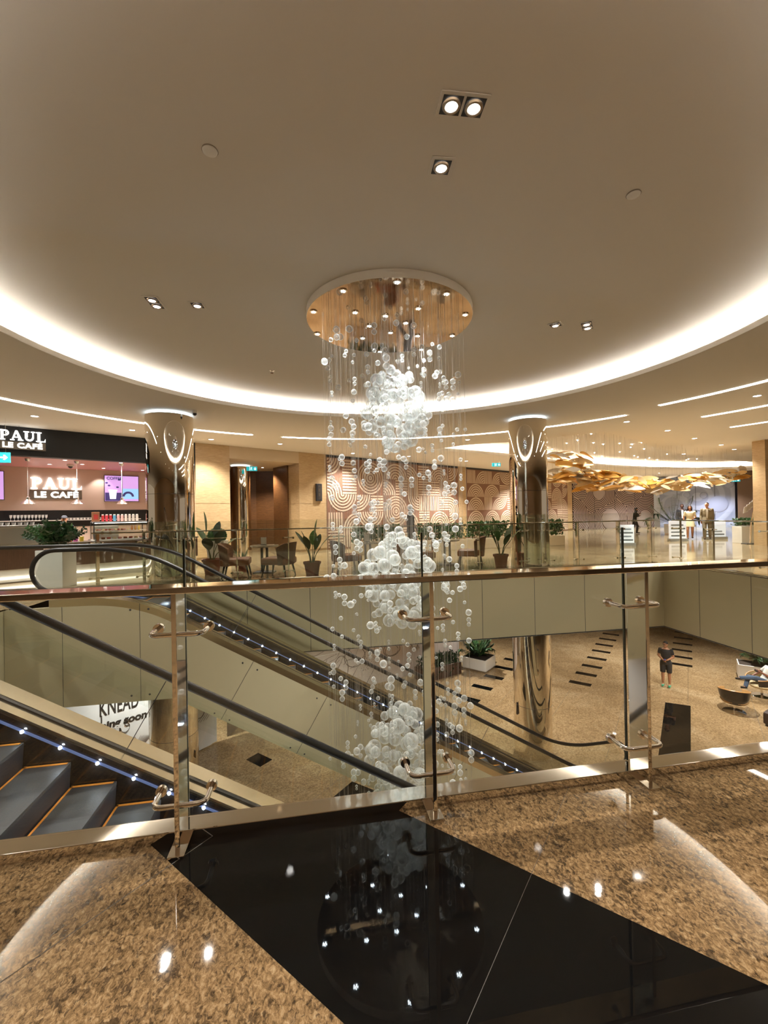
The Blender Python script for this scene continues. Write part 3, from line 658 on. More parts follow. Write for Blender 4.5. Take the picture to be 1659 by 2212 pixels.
def screen(label, s, z, wd, h, coffee):
    t = wthing('menu_screen', label, 'screen', s, 3.74, z)
    MB().bbox(0, wd, -0.06, 0, 0, h, 0.008).build('frame', dark_m, t)
    y = -0.064
    if coffee:
        d = MB().box(0.02, wd * .5, y, -0.055, 0.02, h - .02); d.build('display', scr_v, t)
        p = MB().box(0.03, wd * .49, y - .002, y, 0.03, h * .34).build('picture', scr_d, t)
        c = MB(); cx = wd * .24
        c.extr([(cx - .1, y - .004, .1), (cx + .1, y - .004, .1), (cx + .13, y - .004, .42), (cx - .13, y - .004, .42)], (0, -.004, 0)); c.box(cx - .15, cx + .15, y - .008, y - .004, .42, .46)
        c.build('cup_picture', scr_w, t)
        b = MB()
        for a_, z_, r_ in ((.08, .72, .05), (.16, .62, .05), (.5, .86, .06), (.44, .56, .05)): b.sph((a_, y - .004, z_), r_, 8, 0, (1, .1, .7))
        b.build('bean_picture', scr_d, t)
        text_mesh('COFFEE', 0.15, 0.002, 0.004).xf(Matrix.Translation((0.08, y - .004, h - .17))).build('title', scr_d, t)
        MB().box(wd * .52, wd - .02, y, -0.055, h * .5, h - .02).build('display', scr_v, t)
        MB().box(wd * .52, wd - .02, y, -0.055, .1, h * .5).build('picture', scr_b, t); MB().box(wd * .52, wd - .02, y, -0.055, .02, .1).build('caption_bar', scr_v, t)
        a = MB(); a.lathe([(0.12, 0), (0.2, 0)], n=20, a0=0, a1=pi, smooth=False).xf(Matrix.Translation((wd * .68, y - .003, .2)) @ Matrix.Rotation(radians(90), 4, 'X')); a.build('arch_picture', scr_d, t)
    else:
        MB().box(0.02, wd - .02, y, -0.055, 0.02, h - .02).build('display', scr_v, t)
        for i in range(6): MB().box(wd - .42, wd - .12 - .05 * (i % 3), y - .003, y, .2 + i * .13, .225 + i * .13).build('menu_line', scr_w, t)
    return t
screen('wide menu screen with a coffee cup picture, right of the wall sign', 2.92, 2.2, 1.18, 1.02, True)
screen('violet menu screen cut off by the left edge of the photo', -1.15, 2.24, 1.2, 0.99, False)
shade_m = M('pendant_shade', (0.72, 0.68, 0.62), 0.25, 1.0)
for i, (s, lab) in enumerate([(0.6, 'leftmost metal pendant lamp over the café counter'), (1.81, 'middle metal pendant lamp, before the é of the wall sign'), (3.05, 'rightmost metal pendant lamp, in front of the coffee screen')]):
    t = wthing('pendant_lamp', lab, 'lamp', s, 1.0, 2.03, 'café pendant lamps')
    MB().lathe([(0.185, 0.0), (0.17, 0.02), (0.07, 0.12), (0.045, 0.14), (0.045, 0.2), (0.02, 0.22)], n=24).build('shade', shade_m, t)
    MB().cyl((0, 0, 0.2), (0, 0, 1.34), 0.005, 5).build('cord', white_m, t)
    MB().lathe([(0.0, 1.28), (0.05, 1.29), (0.075, 1.36)], n=16).build('ceiling_cup', shade_m, t)
    MB().sph((0, 0, 0.06), 0.045, 10).build('bulb', M('warm_bulb', (1, .85, .65), .5, emis=6), t)
for i, (s, n, lab) in enumerate([(0.15, 1.2, 'small café ceiling downlight beside the exit sign'), (1.5, 0.9, 'café ceiling downlight above the letter A of the wall sign'), (1.2, 2.4, 'café ceiling downlight just above the wall sign'), (2.05, 1.9, 'café ceiling downlight right of the camera dome'), (3.0, 0.8, 'café ceiling downlight above the menu screen, front row'),
        (2.8, 2.9, 'café ceiling downlight close to the menu screen top'), (4.4, 0.7, 'café ceiling downlight nearest the column'), (4.1, 1.9, 'café ceiling downlight beside the column, second back'), (4.1, 3.0, 'café ceiling downlight beside the column, third back')]):
    t = wthing('recessed_downlight', lab, 'ceiling light', s, n, 3.4, 'café ceiling downlights')
    MB().lathe([(0.05, -0.004), (0.07, -0.008), (0.075, 0.0)], n=18).build('trim_ring', white_m, t); MB().lathe([(0, -0.003), (0.05, -0.003)], n=18).build('lens', lens_e, t)
    if i in (1, 4, 0, 6): lamp('cafe_spot', 'SPOT', (0, 0, -0.03), 150, (1, .9, .84), 0.05, (0, 0, -3), 125, 0.7, t)
    elif i in (2, 5): lamp('cafe_washer', 'SPOT', (0, 0.5, -0.03), 22, (1, .9, .80), 0.03, (0, 0.8, -3), 90, 0.5, t)
t = wthing('security_camera', 'grey dome camera on the pink café ceiling', 'camera', 1.75, 2.2, 3.4)
MB().lathe([(0.1, 0.0), (0.1, -0.05), (0.08, -0.06)], n=20).build('housing', white_m, t); MB().sph((0, 0, -0.06), 0.07, 14).build('dome', dark_m, t)
# counters
walnut = wood('walnut_slats', '#3f2a1f', '#6a4c3a', (30, 1, 1), 0.4); steel_p = M('steel_panel', (0.55, 0.53, 0.50), 0.3, 1.0)
plinth_e = M('plinth_glow', (1, 0.9, 0.78), 0.5, emis=2.2)
t = wthing('cafe_counter', 'walnut slatted café counter with a glowing white plinth', 'counter', 1.0, -1.8, 0)
MB().box(0, 3.6, 0.0, 0.75, 0.33, 0.90).build('slatted_front', walnut, t)
MB().bbox(-0.02, 3.62, -0.04, 0.8, 0.90, 0.94, .008).build('worktop', M('grey_quartz', '#6f675f', 0.2), t)
MB().box(0.03, 3.57, 0.06, 0.7, 0.12, 0.33).build('plinth', white_m, t); MB().box(0.03, 3.57, -0.05, 0.7, 0.0, 0.12).build('plinth_step', white_m, t); MB().box(0.05, 3.55, 0.03, 0.055, 0.135, 0.16).build('plinth_light', plinth_e, t)
t = wthing('bar_counter', 'steel topped bar with fluted dark front at the left edge', 'counter', -1.5, -1.8, 0)
MB().box(0, 2.32, 0.05, 0.75, 0.33, 0.92).build('fluted_front', walnut, t); MB().box(0, 2.3, 0.08, 0.7, 0.02, 0.33).build('plinth', white_m, t); MB().box(0, 2.3, 0.05, 0.07, 0.1, 0.14).build('plinth_light', plinth_e, t)
MB().bbox(0, 2.32, 0.0, 0.75, 0.92, 1.36, .01).build('steel_cabinet', steel_p, t); MB().bbox(-.02, 2.36, -0.04, 0.8, 1.36, 1.42, .01).build('steel_top', steel_p, t)
t = wthing('display_case', 'glass pastry display case on the walnut counter', 'display case', 1.9, -1.72, 0.942)
MB().box(0, 1.32, 0, 0.6, 0, 0.03).build('base', white_m, t)
fr = MB()
for sx in (0.01, 1.31):
    for sy in (0.01, 0.59): fr.box(sx - .01, sx + .01, sy - .01, sy + .01, .03, .5)
fr.box(0, 1.32, 0, .02, .49, .51).box(0, 1.32, .58, .6, .49, .51).build('frame', dark_m, t)
MB().box(0.02, 1.3, 0.005, 0.012, .03, .49).box(0.02, 1.3, .58, .588, .03, .49).box(.005, .012, .02, .58, .03, .49).box(1.308, 1.315, .02, .58, .03, .49).build('glass', glass_m, t)
MB().box(0.01, 1.31, 0.02, 0.58, 0.25, 0.262).build('shelf', M('case_shelf', '#d8cec2', .3), t); MB().box(0.0, 1.32, 0.02, 0.6, 0.51, 0.525).build('top', M('case_top', '#b9afa3', .3), t)
MB().box(0.03, 1.29, 0.03, 0.045, 0.475, 0.488).build('case_light', M('case_led', (1, .92, .8), .5, emis=6), t)
rnd = random.Random(4)
past = [M('pastry_brown', '#8b4a25', .6), M('pastry_pink', '#d58c8c', .5), M('pastry_cream', '#e6cfa4', .5), M('pastry_red', '#a8322c', .5)]
def small(name, label, cat, s, n, z, mb, mats, group):
    o = mb.build(name, mats, loc=w(s, n, z), rz=WA); return tag(o, label, cat, group)
for i in range(11):
    small('pastry', 'small pastry on the upper shelf of the glass display case', 'pastry', 2.0 + i * 0.075, -1.55 + .08 * (i % 2), 1.206, MB().sph((0, 0, .026), .036, 10, 0, (1, 1, .7)), past[i % 4], 'pastries on the upper shelf')
for i in range(9):
    small('pastry', 'cake portion on the bottom deck of the glass display case', 'pastry', 2.0 + i * 0.135, -1.58, 0.974, MB().bbox(-.045, .045, -.05, .05, 0, .05, .012), past[(i * 3 + 1) % 4], 'cakes on the bottom deck')
bot = MB().lathe([(0, 0), (.026, 0), (.026, .09), (.012, .115), (.012, .14), (0, .14)], n=12)
for i, (c, nm) in enumerate([('#b06a30', 'amber'), ('#c08b48', 'honey coloured'), ('#d8b552', 'yellow')]):
    mb = MB(); mb.merge(bot); small('juice_bottle', f'{nm} juice bottle inside the display case', 'bottle', 2.86 + i * .09, -1.5, 1.206, mb, M('juice' + str(i), c, .2), 'juice bottles in the case')
packs = ['#c23a3f', '#c8414e', '#b8343c', '#5aa0c8', '#dba7a4', '#e0b6b0', '#d9c9c0', '#cfc4bb', '#d8cfc8', '#ddd2ca']
names = ['first red', 'second red', 'third red', 'blue', 'rose pink', 'pale pink', 'first white', 'second white', 'third white', 'fourth white']
for i, (c, nm) in enumerate(zip(packs, names)):
    t = small('tea_tin', f'{nm} tin from the left, standing on the display case roof', 'tin', 2.16 + i * 0.095, -1.4, 1.468, MB().cyl((0, 0, 0), (0, 0, .17), .036, 14), M('tin' + str(i), c, .4), 'tins on the display case')
    MB().cyl((0, 0, .17), (0, 0, .2), .028, 12).build('lid', white_m, t)
t = small('gift_box', 'brown carton standing left of the tins on the display case', 'box', 1.99, -1.4, 1.468, MB().bbox(-.09, .09, -.05, .05, 0, .27, .006), M('carton', '#8c5a3c', .6), None)
MB().box(-.05, .05, -.053, -.049, .06, .2).build('picture_label', past[3], t)
for i in range(8):
    c = ['#d4b13a', '#d87a32', '#b85a9a', '#c9b13c', '#e0dcd0', '#c8403a', '#e0a0a0', '#e8e2d8'][i]
    nm = ['yellow', 'orange', 'purple', 'gold', 'white', 'red', 'pink', 'cream'][i]
    small('snack_tub', f'{nm} snack tub on the counter left of the display case', 'tub', 1.25 + (i % 4) * .13, -1.6 + .14 * (i // 4), 0.942, MB().cyl((0, 0, 0), (0, 0, .13), .045, 12, r1=.055), M('tub' + nm, c, .5), 'snack tubs on the counter')
shelf = wthing('wall_shelf', 'long pale shelf of cups and glasses on the black strip behind the counter', 'shelf', -2.5, 3.72, 1.50)
MB().bbox(0, 6.6, -0.32, 0, 0, 0.03, .006).build('board', white_m, shelf)
gl = MB().lathe([(0, 0), (.03, 0), (.006, .008), (.006, .07), (.035, .1), (.042, .19)], n=12)
for i in range(11):
    small('wine_glass', 'stemmed glass in the row of glasses on the back shelf', 'glass', 0.2 + i * .095, 3.55, 1.531, MB().merge(gl), M('stemware', (.8, .85, .88), .05, spec=1), 'stemmed glasses on the back shelf')
cup = MB().lathe([(0, 0), (.035, 0), (.05, .07), (.046, .07), (.032, .006), (0, .006)], n=14)
for i in range(11):
    c_ = small('coffee_cup', 'white coffee cup in the row right of the glasses on the back shelf', 'cup', 1.75 + i * .105, 3.55, 1.531, MB().merge(cup), white_m, 'white cups on the back shelf')
for i in range(9):
    small('coffee_cup', 'white coffee cup stacked on the steel bar top', 'cup', -.35 + i * .12, -1.45 + .1 * (i % 2), 1.421, MB().merge(cup), white_m, 'cups on the steel bar')
t = wthing('coffee_machine', 'steel espresso machine with white cups, behind the cashier plant', 'coffee machine', 2.42, 0.2, 0.0)
MB().box(-.4, .4, -.3, .3, 0, .9).build('cabinet', dark_m, t); MB().bbox(-.35, .35, -.25, .25, .9, 1.32, .02).build('body', steel_p, t); MB().cyl((-.1, -.28, 1.1), (-.1, -.24, 1.1), .05).cyl((.12, -.28, 1.1), (.12, -.24, 1.1), .05).build('group_head', chrome, t)

# ------------------------------------------------------------------ ceiling fixtures
def gimbal(label, c, rz, cells, tilt, energy=0, tgt=None):
    t = thing('recessed_spotlight', label, 'ceiling light', (c[0], c[1], CEIL_IN), rz, 'square gimbal spotlights of the coffer')
    n = cells; wd = 0.165 * n + 0.03
    MB().bbox(-wd / 2, wd / 2, -0.1, 0.1, -0.010, -0.001, 0.003).build('frame', ceil_m, t)
    for i in range(n):
        cx = -wd / 2 + 0.0975 + 0.165 * i
        MB().box(cx - .073, cx + .073, -.075, .075, -0.0115, -0.0102).build('housing', M('housing_black', (.012, .01, .009), .5), t)
        h = MB().lathe([(0.043, -.022), (0.047, -.027), (0.062, -.025), (0.067, -.013)], n=28).xf(Matrix.Translation((cx, 0, 0))); rg = h.build('gimbal_ring', M('gimbal_bronze', (.30, .24, .18), .3, .9), t)
        MB().lathe([(0, -.026), (.02, -.025), (0.043, -.0215)], n=24).xf(Matrix.Translation((cx, 0, 0))).build('lens', lens_e, rg)
    if energy: lamp('spot_beam', 'SPOT', (0, 0, -0.05), energy, NEUT, 0.035, tgt or (0, 0, -5), 110, 0.6, t)
    return t
gimbal('twin square spotlight nearest the top of the photo', (0.615, 3.07), radians(7), 2, 0, 260)
gimbal('single square spotlight just below the top twin spotlight', (0.535, 3.61), radians(6), 1, 0, 120)
gimbal('bright twin square spotlight left of the chandelier', (-3.05, 5.81), radians(98), 2, 0, 260)
gimbal('single square spotlight beside the left twin spotlight', (-2.51, 5.90), radians(6), 1, 0, 120)
gimbal('single bright square spotlight right of the chandelier', (2.74, 6.74), radians(-40), 1, 0, 120)
gimbal('twin square spotlight farthest right on the round coffer', (3.26, 6.79), radians(60), 2, 0, 260)
for lab, p in [('small round smoke detector on the coffer, upper left', (-1.33, 3.41)), ('small round smoke detector on the coffer, upper right', (2.36, 3.97))]:
    t = thing('smoke_detector', lab, 'smoke detector', (*p, CEIL_IN), 0); MB().lathe([(.058, 0), (.058, -.012), (.045, -.022), (0, -.024)], n=24).build('body', white_m, t)
    MB().lathe([(.061, -.001), (.064, -.006), (.06, -.009)], n=24).build('base_ring', M('ring_grey', '#8d8273', .5), t)
for lab, p in [('tiny ceiling sprinkler left below the chandelier disc', (-2.2, 8.65)), ('tiny ceiling sprinkler right below the chandelier disc', (1.59, 9.29))]:
    t = thing('sprinkler', lab, 'sprinkler', (*p, CEIL_IN), 0); MB().lathe([(.05, 0), (.04, -.01), (.012, -.014), (.012, -.04), (.03, -.045), (.03, -.05), (0, -.05)], n=16).build('head', chrome, t)
DL = [((14.6, 20.9), 'added ceiling downlight brightening the walking couple', 1), ((1.2, 19.9), 'ceiling downlight before the brown mural, behind the bubbles', 1), ((8.88, 10.18), 'downlight between the short linear lights at the right edge', 1), ((9.62, 14.52), 'first of four bright downlights in a row beyond the right column', 1), ((11.79, 16.27), 'second of four bright downlights in a row beyond the right column', 1), ((14.23, 18.09), 'third of four bright downlights, toward the right stone pier', 1), ((16.0, 19.6), 'fourth of four bright downlights, at the right stone pier', 0),  # first entry is an added fitting, put in to light the walking couple
      ((-8.79, 10.88), 'ceiling downlight above the hanging café sign', 1), ((-7.46, 12.82), 'ceiling downlight above the café fascia near the left column', 1), ((-5.82, 14.6), 'ceiling downlight above the left stone pier', 1), ((-3.77, 15.8), 'ceiling downlight before the recess header', 1), ((7.34, 12.93), 'ceiling downlight right of the right column top', 1), ((3.09, 15.64), 'ceiling downlight right of the bubble cluster', 1),
      ((4.29, 22.2), 'ceiling downlight before the brown mural', 1), ((9.5, 26.8), 'ceiling downlight washing the mural behind the right column', 1), ((15.5, 30.2), 'ceiling downlight before the mauve wall', 1), ((20.5, 32.0), 'ceiling downlight before the mauve wall, farther right', 1), ((23.6, 31.5), 'ceiling downlight before the pale blue wall', 1), ((-1.3, 18.6), 'ceiling downlight at the left end of the mural', 1)]
for p, lab, on in DL:
    t = thing('recessed_downlight', lab, 'ceiling light', (*p, CEIL), 0, 'round ceiling downlights')
    MB().lathe([(0.075, -0.004), (0.1, -0.010), (0.105, 0.0)], n=22).build('trim_ring', white_m, t); MB().lathe([(0, -0.005), (0.075, -0.003)], n=22).build('lens', lens_e, t)
    if on: lamp('downlight_beam', 'SPOT', (0, 0, -0.05), 900 if p[1] > 20 else 300, (0.93, .93, 1) if p[0] > 21 else NEUT, 0.08, (0, 0, -4), 120, 0.7, t)
t = wthing('recessed_downlight', 'added small downlight brightening the timber recess, right of the small column', 'ceiling light', 8.75, 2.3, 3.70)  # added fitting and beam, put in to brighten the dark recess
MB().lathe([(0.05, -0.004), (0.07, -0.008), (0.075, 0.0)], n=18).build('trim_ring', white_m, t); MB().lathe([(0, -0.003), (0.05, -0.003)], n=18).build('lens', lens_e, t); lamp('recess_fill', 'SPOT', (0, 0, -0.03), 260, WARM, 0.05, (0, 0, -3), 120, 0.6, t)
# the same fittings continue over the floor behind the photographer and over the lower concourse
for i, p in enumerate([(-4, -1.5), (0, -2.5), (4, -1.5), (-7.5, 3), (7.5, 3.0), (-7.5, 7)]):
    t = thing('recessed_downlight', 'round ceiling downlight over the granite floor, out of the picture', 'ceiling light', (*p, CEIL), 0, 'downlights outside the picture')
    MB().lathe([(0.075, -0.004), (0.1, -0.010), (0.105, 0.0)], n=22).build('trim_ring', white_m, t); MB().lathe([(0, -0.005), (0.075, -0.003)], n=22).build('lens', lens_e, t)
    lamp('downlight_beam', 'SPOT', (0, 0, -0.05), 240, NEUT, 0.05, (0, 0, -4), 120, 0.7, t)
for i, p in enumerate([(10.8, 14.0), (14, 17), (10.5, 20), (4.5, 14.5), (4, 19.5), (-1, 13.5), (-6.5, 12.3), (-9, 14), (13, 11), (17, 13), (-2, 18.5)]):
    t = thing('recessed_downlight', 'round downlight under the slab over the lower concourse', 'ceiling light', (*p, -1.745), 0, 'downlights of the lower concourse')
    MB().lathe([(0.075, -0.004), (0.1, -0.010), (0.105, 0.0)], n=22).build('trim_ring', white_m, t); MB().lathe([(0, -0.005), (0.075, -0.003)], n=22).build('lens', lens_e, t)
    lamp('downlight_beam', 'SPOT', (0, 0, -0.05), 380, NEUT, 0.05, (0, 0, -4), 130, 0.7, t)
# exit signs
teal = M('exit_teal', (0.02, 0.36, 0.40), 0.4, emis=0.45); exw = M('exit_white', (0.9, 1, 1), 0.4, emis=0.8)
def exit_sign(label, loc, rz, wd, arrow, zt, d2=False):
    t = thing('exit_sign', label, 'exit sign', loc, rz); h = wd * 0.42
    MB().bbox(-wd / 2, wd / 2, -.02, .02, -h, 0, .004).build('panel', teal, t)
    k = wd; y = -.023; p = MB()
    def bar(a, b, r): p.tube([(a[0] * k, y, a[1] * k - h / 2), (b[0] * k, y, b[1] * k - h / 2)], r * k, 6, ry=.002)
    ox = 0.0
    p.sph((-.02 * k, y, .115 * k - h / 2), .03 * k, 8, 0, (1, .2, 1))
    bar((-.03, .08), (-.06, -.02), .024); bar((-.06, -.02), (-.0, -.07), .018); bar((0, -.07), (.0, -.14), .015); bar((-.06, -.02), (-.1, -.09), .018); bar((-.1, -.09), (-.16, -.09), .015); bar((-.03, .07), (.05, .03), .013); bar((-.04, .07), (-.12, .03), .013)
    p.box(-.2 * k, -.17 * k, y - .002, y, -.17 * k - h / 2, .17 * k - h / 2)
    a = MB()
    if arrow == 'R': a.extr([(q * k, y, r * k - h / 2) for q, r in [(.18, .035), (.3, .035), (.27, .1), (.33, .1), (.43, 0), (.33, -.1), (.27, -.1), (.3, -.035), (.18, -.035)]], (0, -.003, 0))
    else: a.extr([(q * k, y, r * k - h / 2) for q, r in [(.27, .13), (.33, .13), (.33, -.03), (.4, .03), (.4, -.04), (.3, -.14), (.2, -.04), (.2, .03), (.27, -.03)]], (0, -.003, 0))
    p.build('running_figure', exw, t); a.build('arrow', exw, t)
    for sx in (-wd * .35, wd * .35): MB().cyl((sx, 0, 0), (sx, 0, zt - loc[2]), .004, 5).build('hanger', chrome, t)
exit_sign('teal exit sign with a right arrow before the café, at the left edge', (-9.82, 10.9, 3.28), radians(20), 0.62, 'R', CEIL)
exit_sign('teal exit sign with a down arrow in the recess beside the small column', w(7.62, 0.9, 3.55), radians(18), 0.42, 'D', 3.7)
exit_sign('teal exit sign hanging left of the right mirrored column', (4.05, 15.4, 3.28), radians(0), 0.30, 'D', CEIL)
exit_sign('teal exit sign at the far right below the gold leaves', (19.6, 24.0, 3.15), radians(-25), 0.46, 'D', CEIL)
t = thing('security_camera', 'black dome camera on the ceiling beside the left mirrored column', 'camera', (-4.62, 10.6, CEIL)); MB().lathe([(.06, 0), (.06, -.06), (.05, -.07)], n=18).build('housing', white_m, t); MB().sph((0, 0, -.08), .05, 12).build('dome', dark_m, t)
# ------------------------------------------------------------------ plants
green1 = M('leaf_deep_green', (0.025, 0.085, 0.018), 0.35); green2 = M('leaf_fresh_green', (0.06, 0.17, 0.03), 0.35); green3 = M('leaf_dark', (0.018, 0.05, 0.016), 0.4)
soil = M('soil', (0.03, 0.02, 0.014), 0.9); terra = M('terracotta', '#8a4a30', 0.7, bump=(25, .2)); stem_m = M('plant_stem', (0.10, 0.13, 0.04), 0.6)
def blade(mb, base, tip, wd, droop=0.15, nrm=(0, 0, 1), mi=0, n=8, fold=0.2):
    B, T = Vector(base), Vector(tip); ax = T - B; L = ax.length; side = ax.cross(Vector(nrm)); side = side.normalized() if side.length > 1e-5 else Vector((1, 0, 0)); up = side.cross(ax).normalized(); vs = []
    for i in range(n + 1):
        t = i / n; c = B + ax * t + Vector((0, 0, -droop * L * (t * t - t * 0.2))); ww = wd * 0.5 * (sin(pi * min(1, t * .92 + .06)) ** 0.75)
        vs += [c - side * ww + up * ww * fold, c, c + side * ww + up * ww * fold]
    fs = []
    for i in range(n):
        for k in (0, 1): a = i * 3 + k; fs.append((a, a + 1, a + 4, a + 3))
    return mb.add(vs, fs, mi, True)
def big_leaf_plant(name, label, loc, specs, pot, stems=True, mats=(green2, green1)):
    """specs: (azimuth deg, stalk height, lean, blade length, width, tilt)"""
    t = thing(name, label, 'plant', loc); r, h = pot
    MB().lathe([(0, 0), (r * .72, 0), (r * .95, h * .84), (r * .95, h * .84), (r * 1.06, h * .84), (r * 1.08, h), (r * .95, h), (r * .93, h * .9), (0, h * .9)], n=32).build('pot', terra, t)
    MB().lathe([(0, h * .905), (r * .92, h * .905)], n=24).build('soil', soil, t)
    for i, (az, sh, ln, bl, bw, tl) in enumerate(specs):
        a = radians(az); d = Vector((cos(a), sin(a), 0)); b = Vector((0, 0, h * .9)) + d * .04; top = b + d * ln + Vector((0, 0, sh))
        pts = [b, b + d * ln * .3 + Vector((0, 0, sh * .5)), top]; tip = top + d * bl * sin(radians(tl)) + Vector((0, 0, bl * cos(radians(tl))))
        lf = blade(MB(), top, tip, bw, .12, (-d.x, -d.y, .6)); lo = lf.build('leaf', mats[i % 2], t)
        MB().tube(pts, [.014, .011, .008], 7).build('stalk', stem_m, lo)
    return t
big_leaf_plant('bird_of_paradise', 'broad-leaved plant in a terracotta pot left of the chandelier, between armchairs', (-1.85, 10.95, 0),
    [(20, .55, .04, .62, .26, 6), (150, .45, .2, .5, .15, 38), (10, .4, .18, .48, .17, 40), (250, .36, .12, .45, .2, 30), (310, .35, .14, .5, .2, 28), (200, .5, .1, .4, .16, 20), (90, .45, .1, .45, .2, 25)], (.21, .36))
big_leaf_plant('bird_of_paradise', 'broad-leaved plant in a terracotta pot at the foot of the right column', (3.22, 11.95, 0),
    [(150, .55, .1, .6, .28, 8), (20, .4, .14, .5, .26, 24), (350, .45, .26, .45, .22, 40), (200, .3, .1, .5, .1, 22), (120, .4, .05, .42, .2, 10), (300, .3, .12, .4, .22, 30)], (.2, .36))
big_leaf_plant('banana_plant', 'broad-leaved plant in a brown pot at the foot of the left column', (-4.62, 11.5, 0),
    [(210, .75, .1, .62, .34, 4), (330, .45, .2, .5, .34, 30), (20, .35, .3, .45, .3, 50), (270, .3, .15, .42, .3, 30), (170, .5, .15, .5, .3, 30), (60, .6, .1, .5, .3, 15)], (.24, .42), mats=(green2, green3))
t = thing('snake_plant', 'low spiky plant right of the broad-leaved plant by the left column', 'plant', (-3.98, 11.95, 0))
MB().lathe([(0, 0), (.14, 0), (.18, .26), (.16, .26), (0, .24)], n=24).build('pot', terra, t); rnd = random.Random(9)
for i in range(16):
    a = rnd.random() * 6.28; l = rnd.uniform(.4, .7); blade(MB(), (cos(a) * .05, sin(a) * .05, .24), (cos(a) * l * .35, sin(a) * l * .35, .24 + l * .8), .04, .25).build('leaf', green1, t)
def leaf_mass(vol, n, size, seed, mi=0, mb=None):
    """n small leaves scattered through vol(rnd) -> point, outward"""
    rnd = random.Random(seed); mb = mb or MB()
    for _ in range(n):
        p, o = vol(rnd); d = (Vector(o) + Vector((rnd.uniform(-1, 1), rnd.uniform(-1, 1), rnd.uniform(-.6, 1)))).normalized(); s = size * rnd.uniform(.7, 1.3)
        q = Vector((rnd.uniform(-1, 1), rnd.uniform(-1, 1), rnd.uniform(-1, 1))); sd = d.cross(q)
        if sd.length < .05: continue
        sd = sd.normalized() * s * .32; p = Vector(p); mb.add([p, p + d * s * .5 + sd, p + d * s, p + d * s * .5 - sd], [(0, 1, 2, 3)], mi)
    return mb
# white planter with the leafy cashier plant
t = thing('zz_plant', 'bushy feathery plant in a tall white square planter at the escalator top', 'plant', (-7.55, 9.9, 0), radians(8))
MB().bbox(-.28, .28, -.28, .28, 0, .86, .012).build('planter', white_m, t); MB().box(-.25, .25, -.25, .25, .80, .865).build('soil', soil, t)
rnd = random.Random(21)
for i in range(44):
    a = rnd.random() * 2 * pi; d = Vector((cos(a), sin(a), 0)); ln = rnd.uniform(.05, .55); hh = rnd.uniform(.42, .66) * (1.12 - ln * .75); b = Vector((d.x * .14 * rnd.random(), d.y * .14 * rnd.random(), .86))
    pts = [b + d * ln * (k / 6) ** 1.3 + Vector((0, 0, hh * (k / 6) ** .85)) for k in range(7)]
    fr = MB().tube(pts, [.009 - .0009 * k for k in range(7)], 5)
    for k in range(10):
        u = .25 + .75 * k / 9; ii = min(5, int(u * 6)); f = u * 6 - ii; p = pts[ii].lerp(pts[ii + 1], f); tg = (pts[ii + 1] - pts[ii]).normalized(); sd = tg.cross(Vector((rnd.uniform(-1, 1), rnd.uniform(-1, 1), .6)))
        if sd.length < .05: sd = Vector((d.y, -d.x, 0))
        sd.normalize()
        for sg in (-1, 1): blade(fr, p, p + (sd * sg * .8 + tg * .55) * .085, .05, .02, tg.cross(sd), 0, 4)
    fr.build('frond', green3 if i % 3 else green1, t)
# clipped ball in tapered white planter
t = thing('boxwood_ball', 'clipped green ball in a tapered white planter before the left stone pier', 'plant', (-4.78, 12.3, 0), radians(5))
MB().add([(x * s, y * s, z) for z, s in ((0, .17), (.86, .25)) for x, y in ((-1, -1), (1, -1), (1, 1), (-1, 1))], [(0, 1, 5, 4), (1, 2, 6, 5), (2, 3, 7, 6), (3, 0, 4, 7), (4, 5, 6, 7)]).build('planter', white_m, t)
mb = MB().sph((0, 0, 1.0), .24, 20, 0, (1, 1, .85))
def ballv(r):
    a, z = r.random() * 6.28, r.uniform(-.6, 1); q = sqrt(1 - z * z); return (.24 * q * cos(a), .24 * q * sin(a), 1.0 + .2 * z), (q * cos(a), q * sin(a), z)
leaf_mass(ballv, 1500, .035, 3, 0, mb); mb.build('foliage', M('boxwood_green', (0.05, 0.15, 0.03), .6), t)
# flowering planters in front of the murals
flower = M('white_flower', (0.8, 0.78, 0.68), 0.6)
def planter_row(label, x, y, ln, rz, hgt, seed, group=None, h0=.42, flowers=True, name='flower_planter', boxm=None, dens=700):
    t = thing(name, label, 'planter', (x, y, 0), rz, group)
    MB().bbox(-ln / 2, ln / 2, -.22, .22, 0, h0, .01).build('box', boxm or cream, t)
    def vol(r): return (r.uniform(-ln / 2, ln / 2), r.uniform(-.22, .22), h0 + hgt * r.random() ** .8), (0, 0, 1)
    tag(leaf_mass(vol, int(dens * ln), .11, seed).build('foliage', green1, t), kind='stuff')
    if flowers: tag(leaf_mass(vol, int(60 * ln), .06, seed + 1).build('flowers', flower, t), kind='stuff')
    return t
planter_row('flowering planter behind the round tables, leftmost of the mural planters', -0.3, 16.9, 2.0, WA * .5, .62, 1, 'flower planters')
planter_row('flowering planter behind the walking man, before the brown mural', 2.3, 17.6, 2.0, WA * .4, .62, 2, 'flower planters')
planter_row('flowering planter left of the right column, behind the armchairs', 4.4, 18.3, 1.9, WA * .4, .66, 3, 'flower planters')
planter_row('flowering planter just right of the right mirrored column', 7.1, 19.0, 1.7, WA * .4, .66, 4, 'flower planters')
planter_row('white box planter with low greenery beside the right stone pier', 15.75, 18.55, 1.3, radians(8), .28, 5, None, .72, False, 'box_planter', white_m)
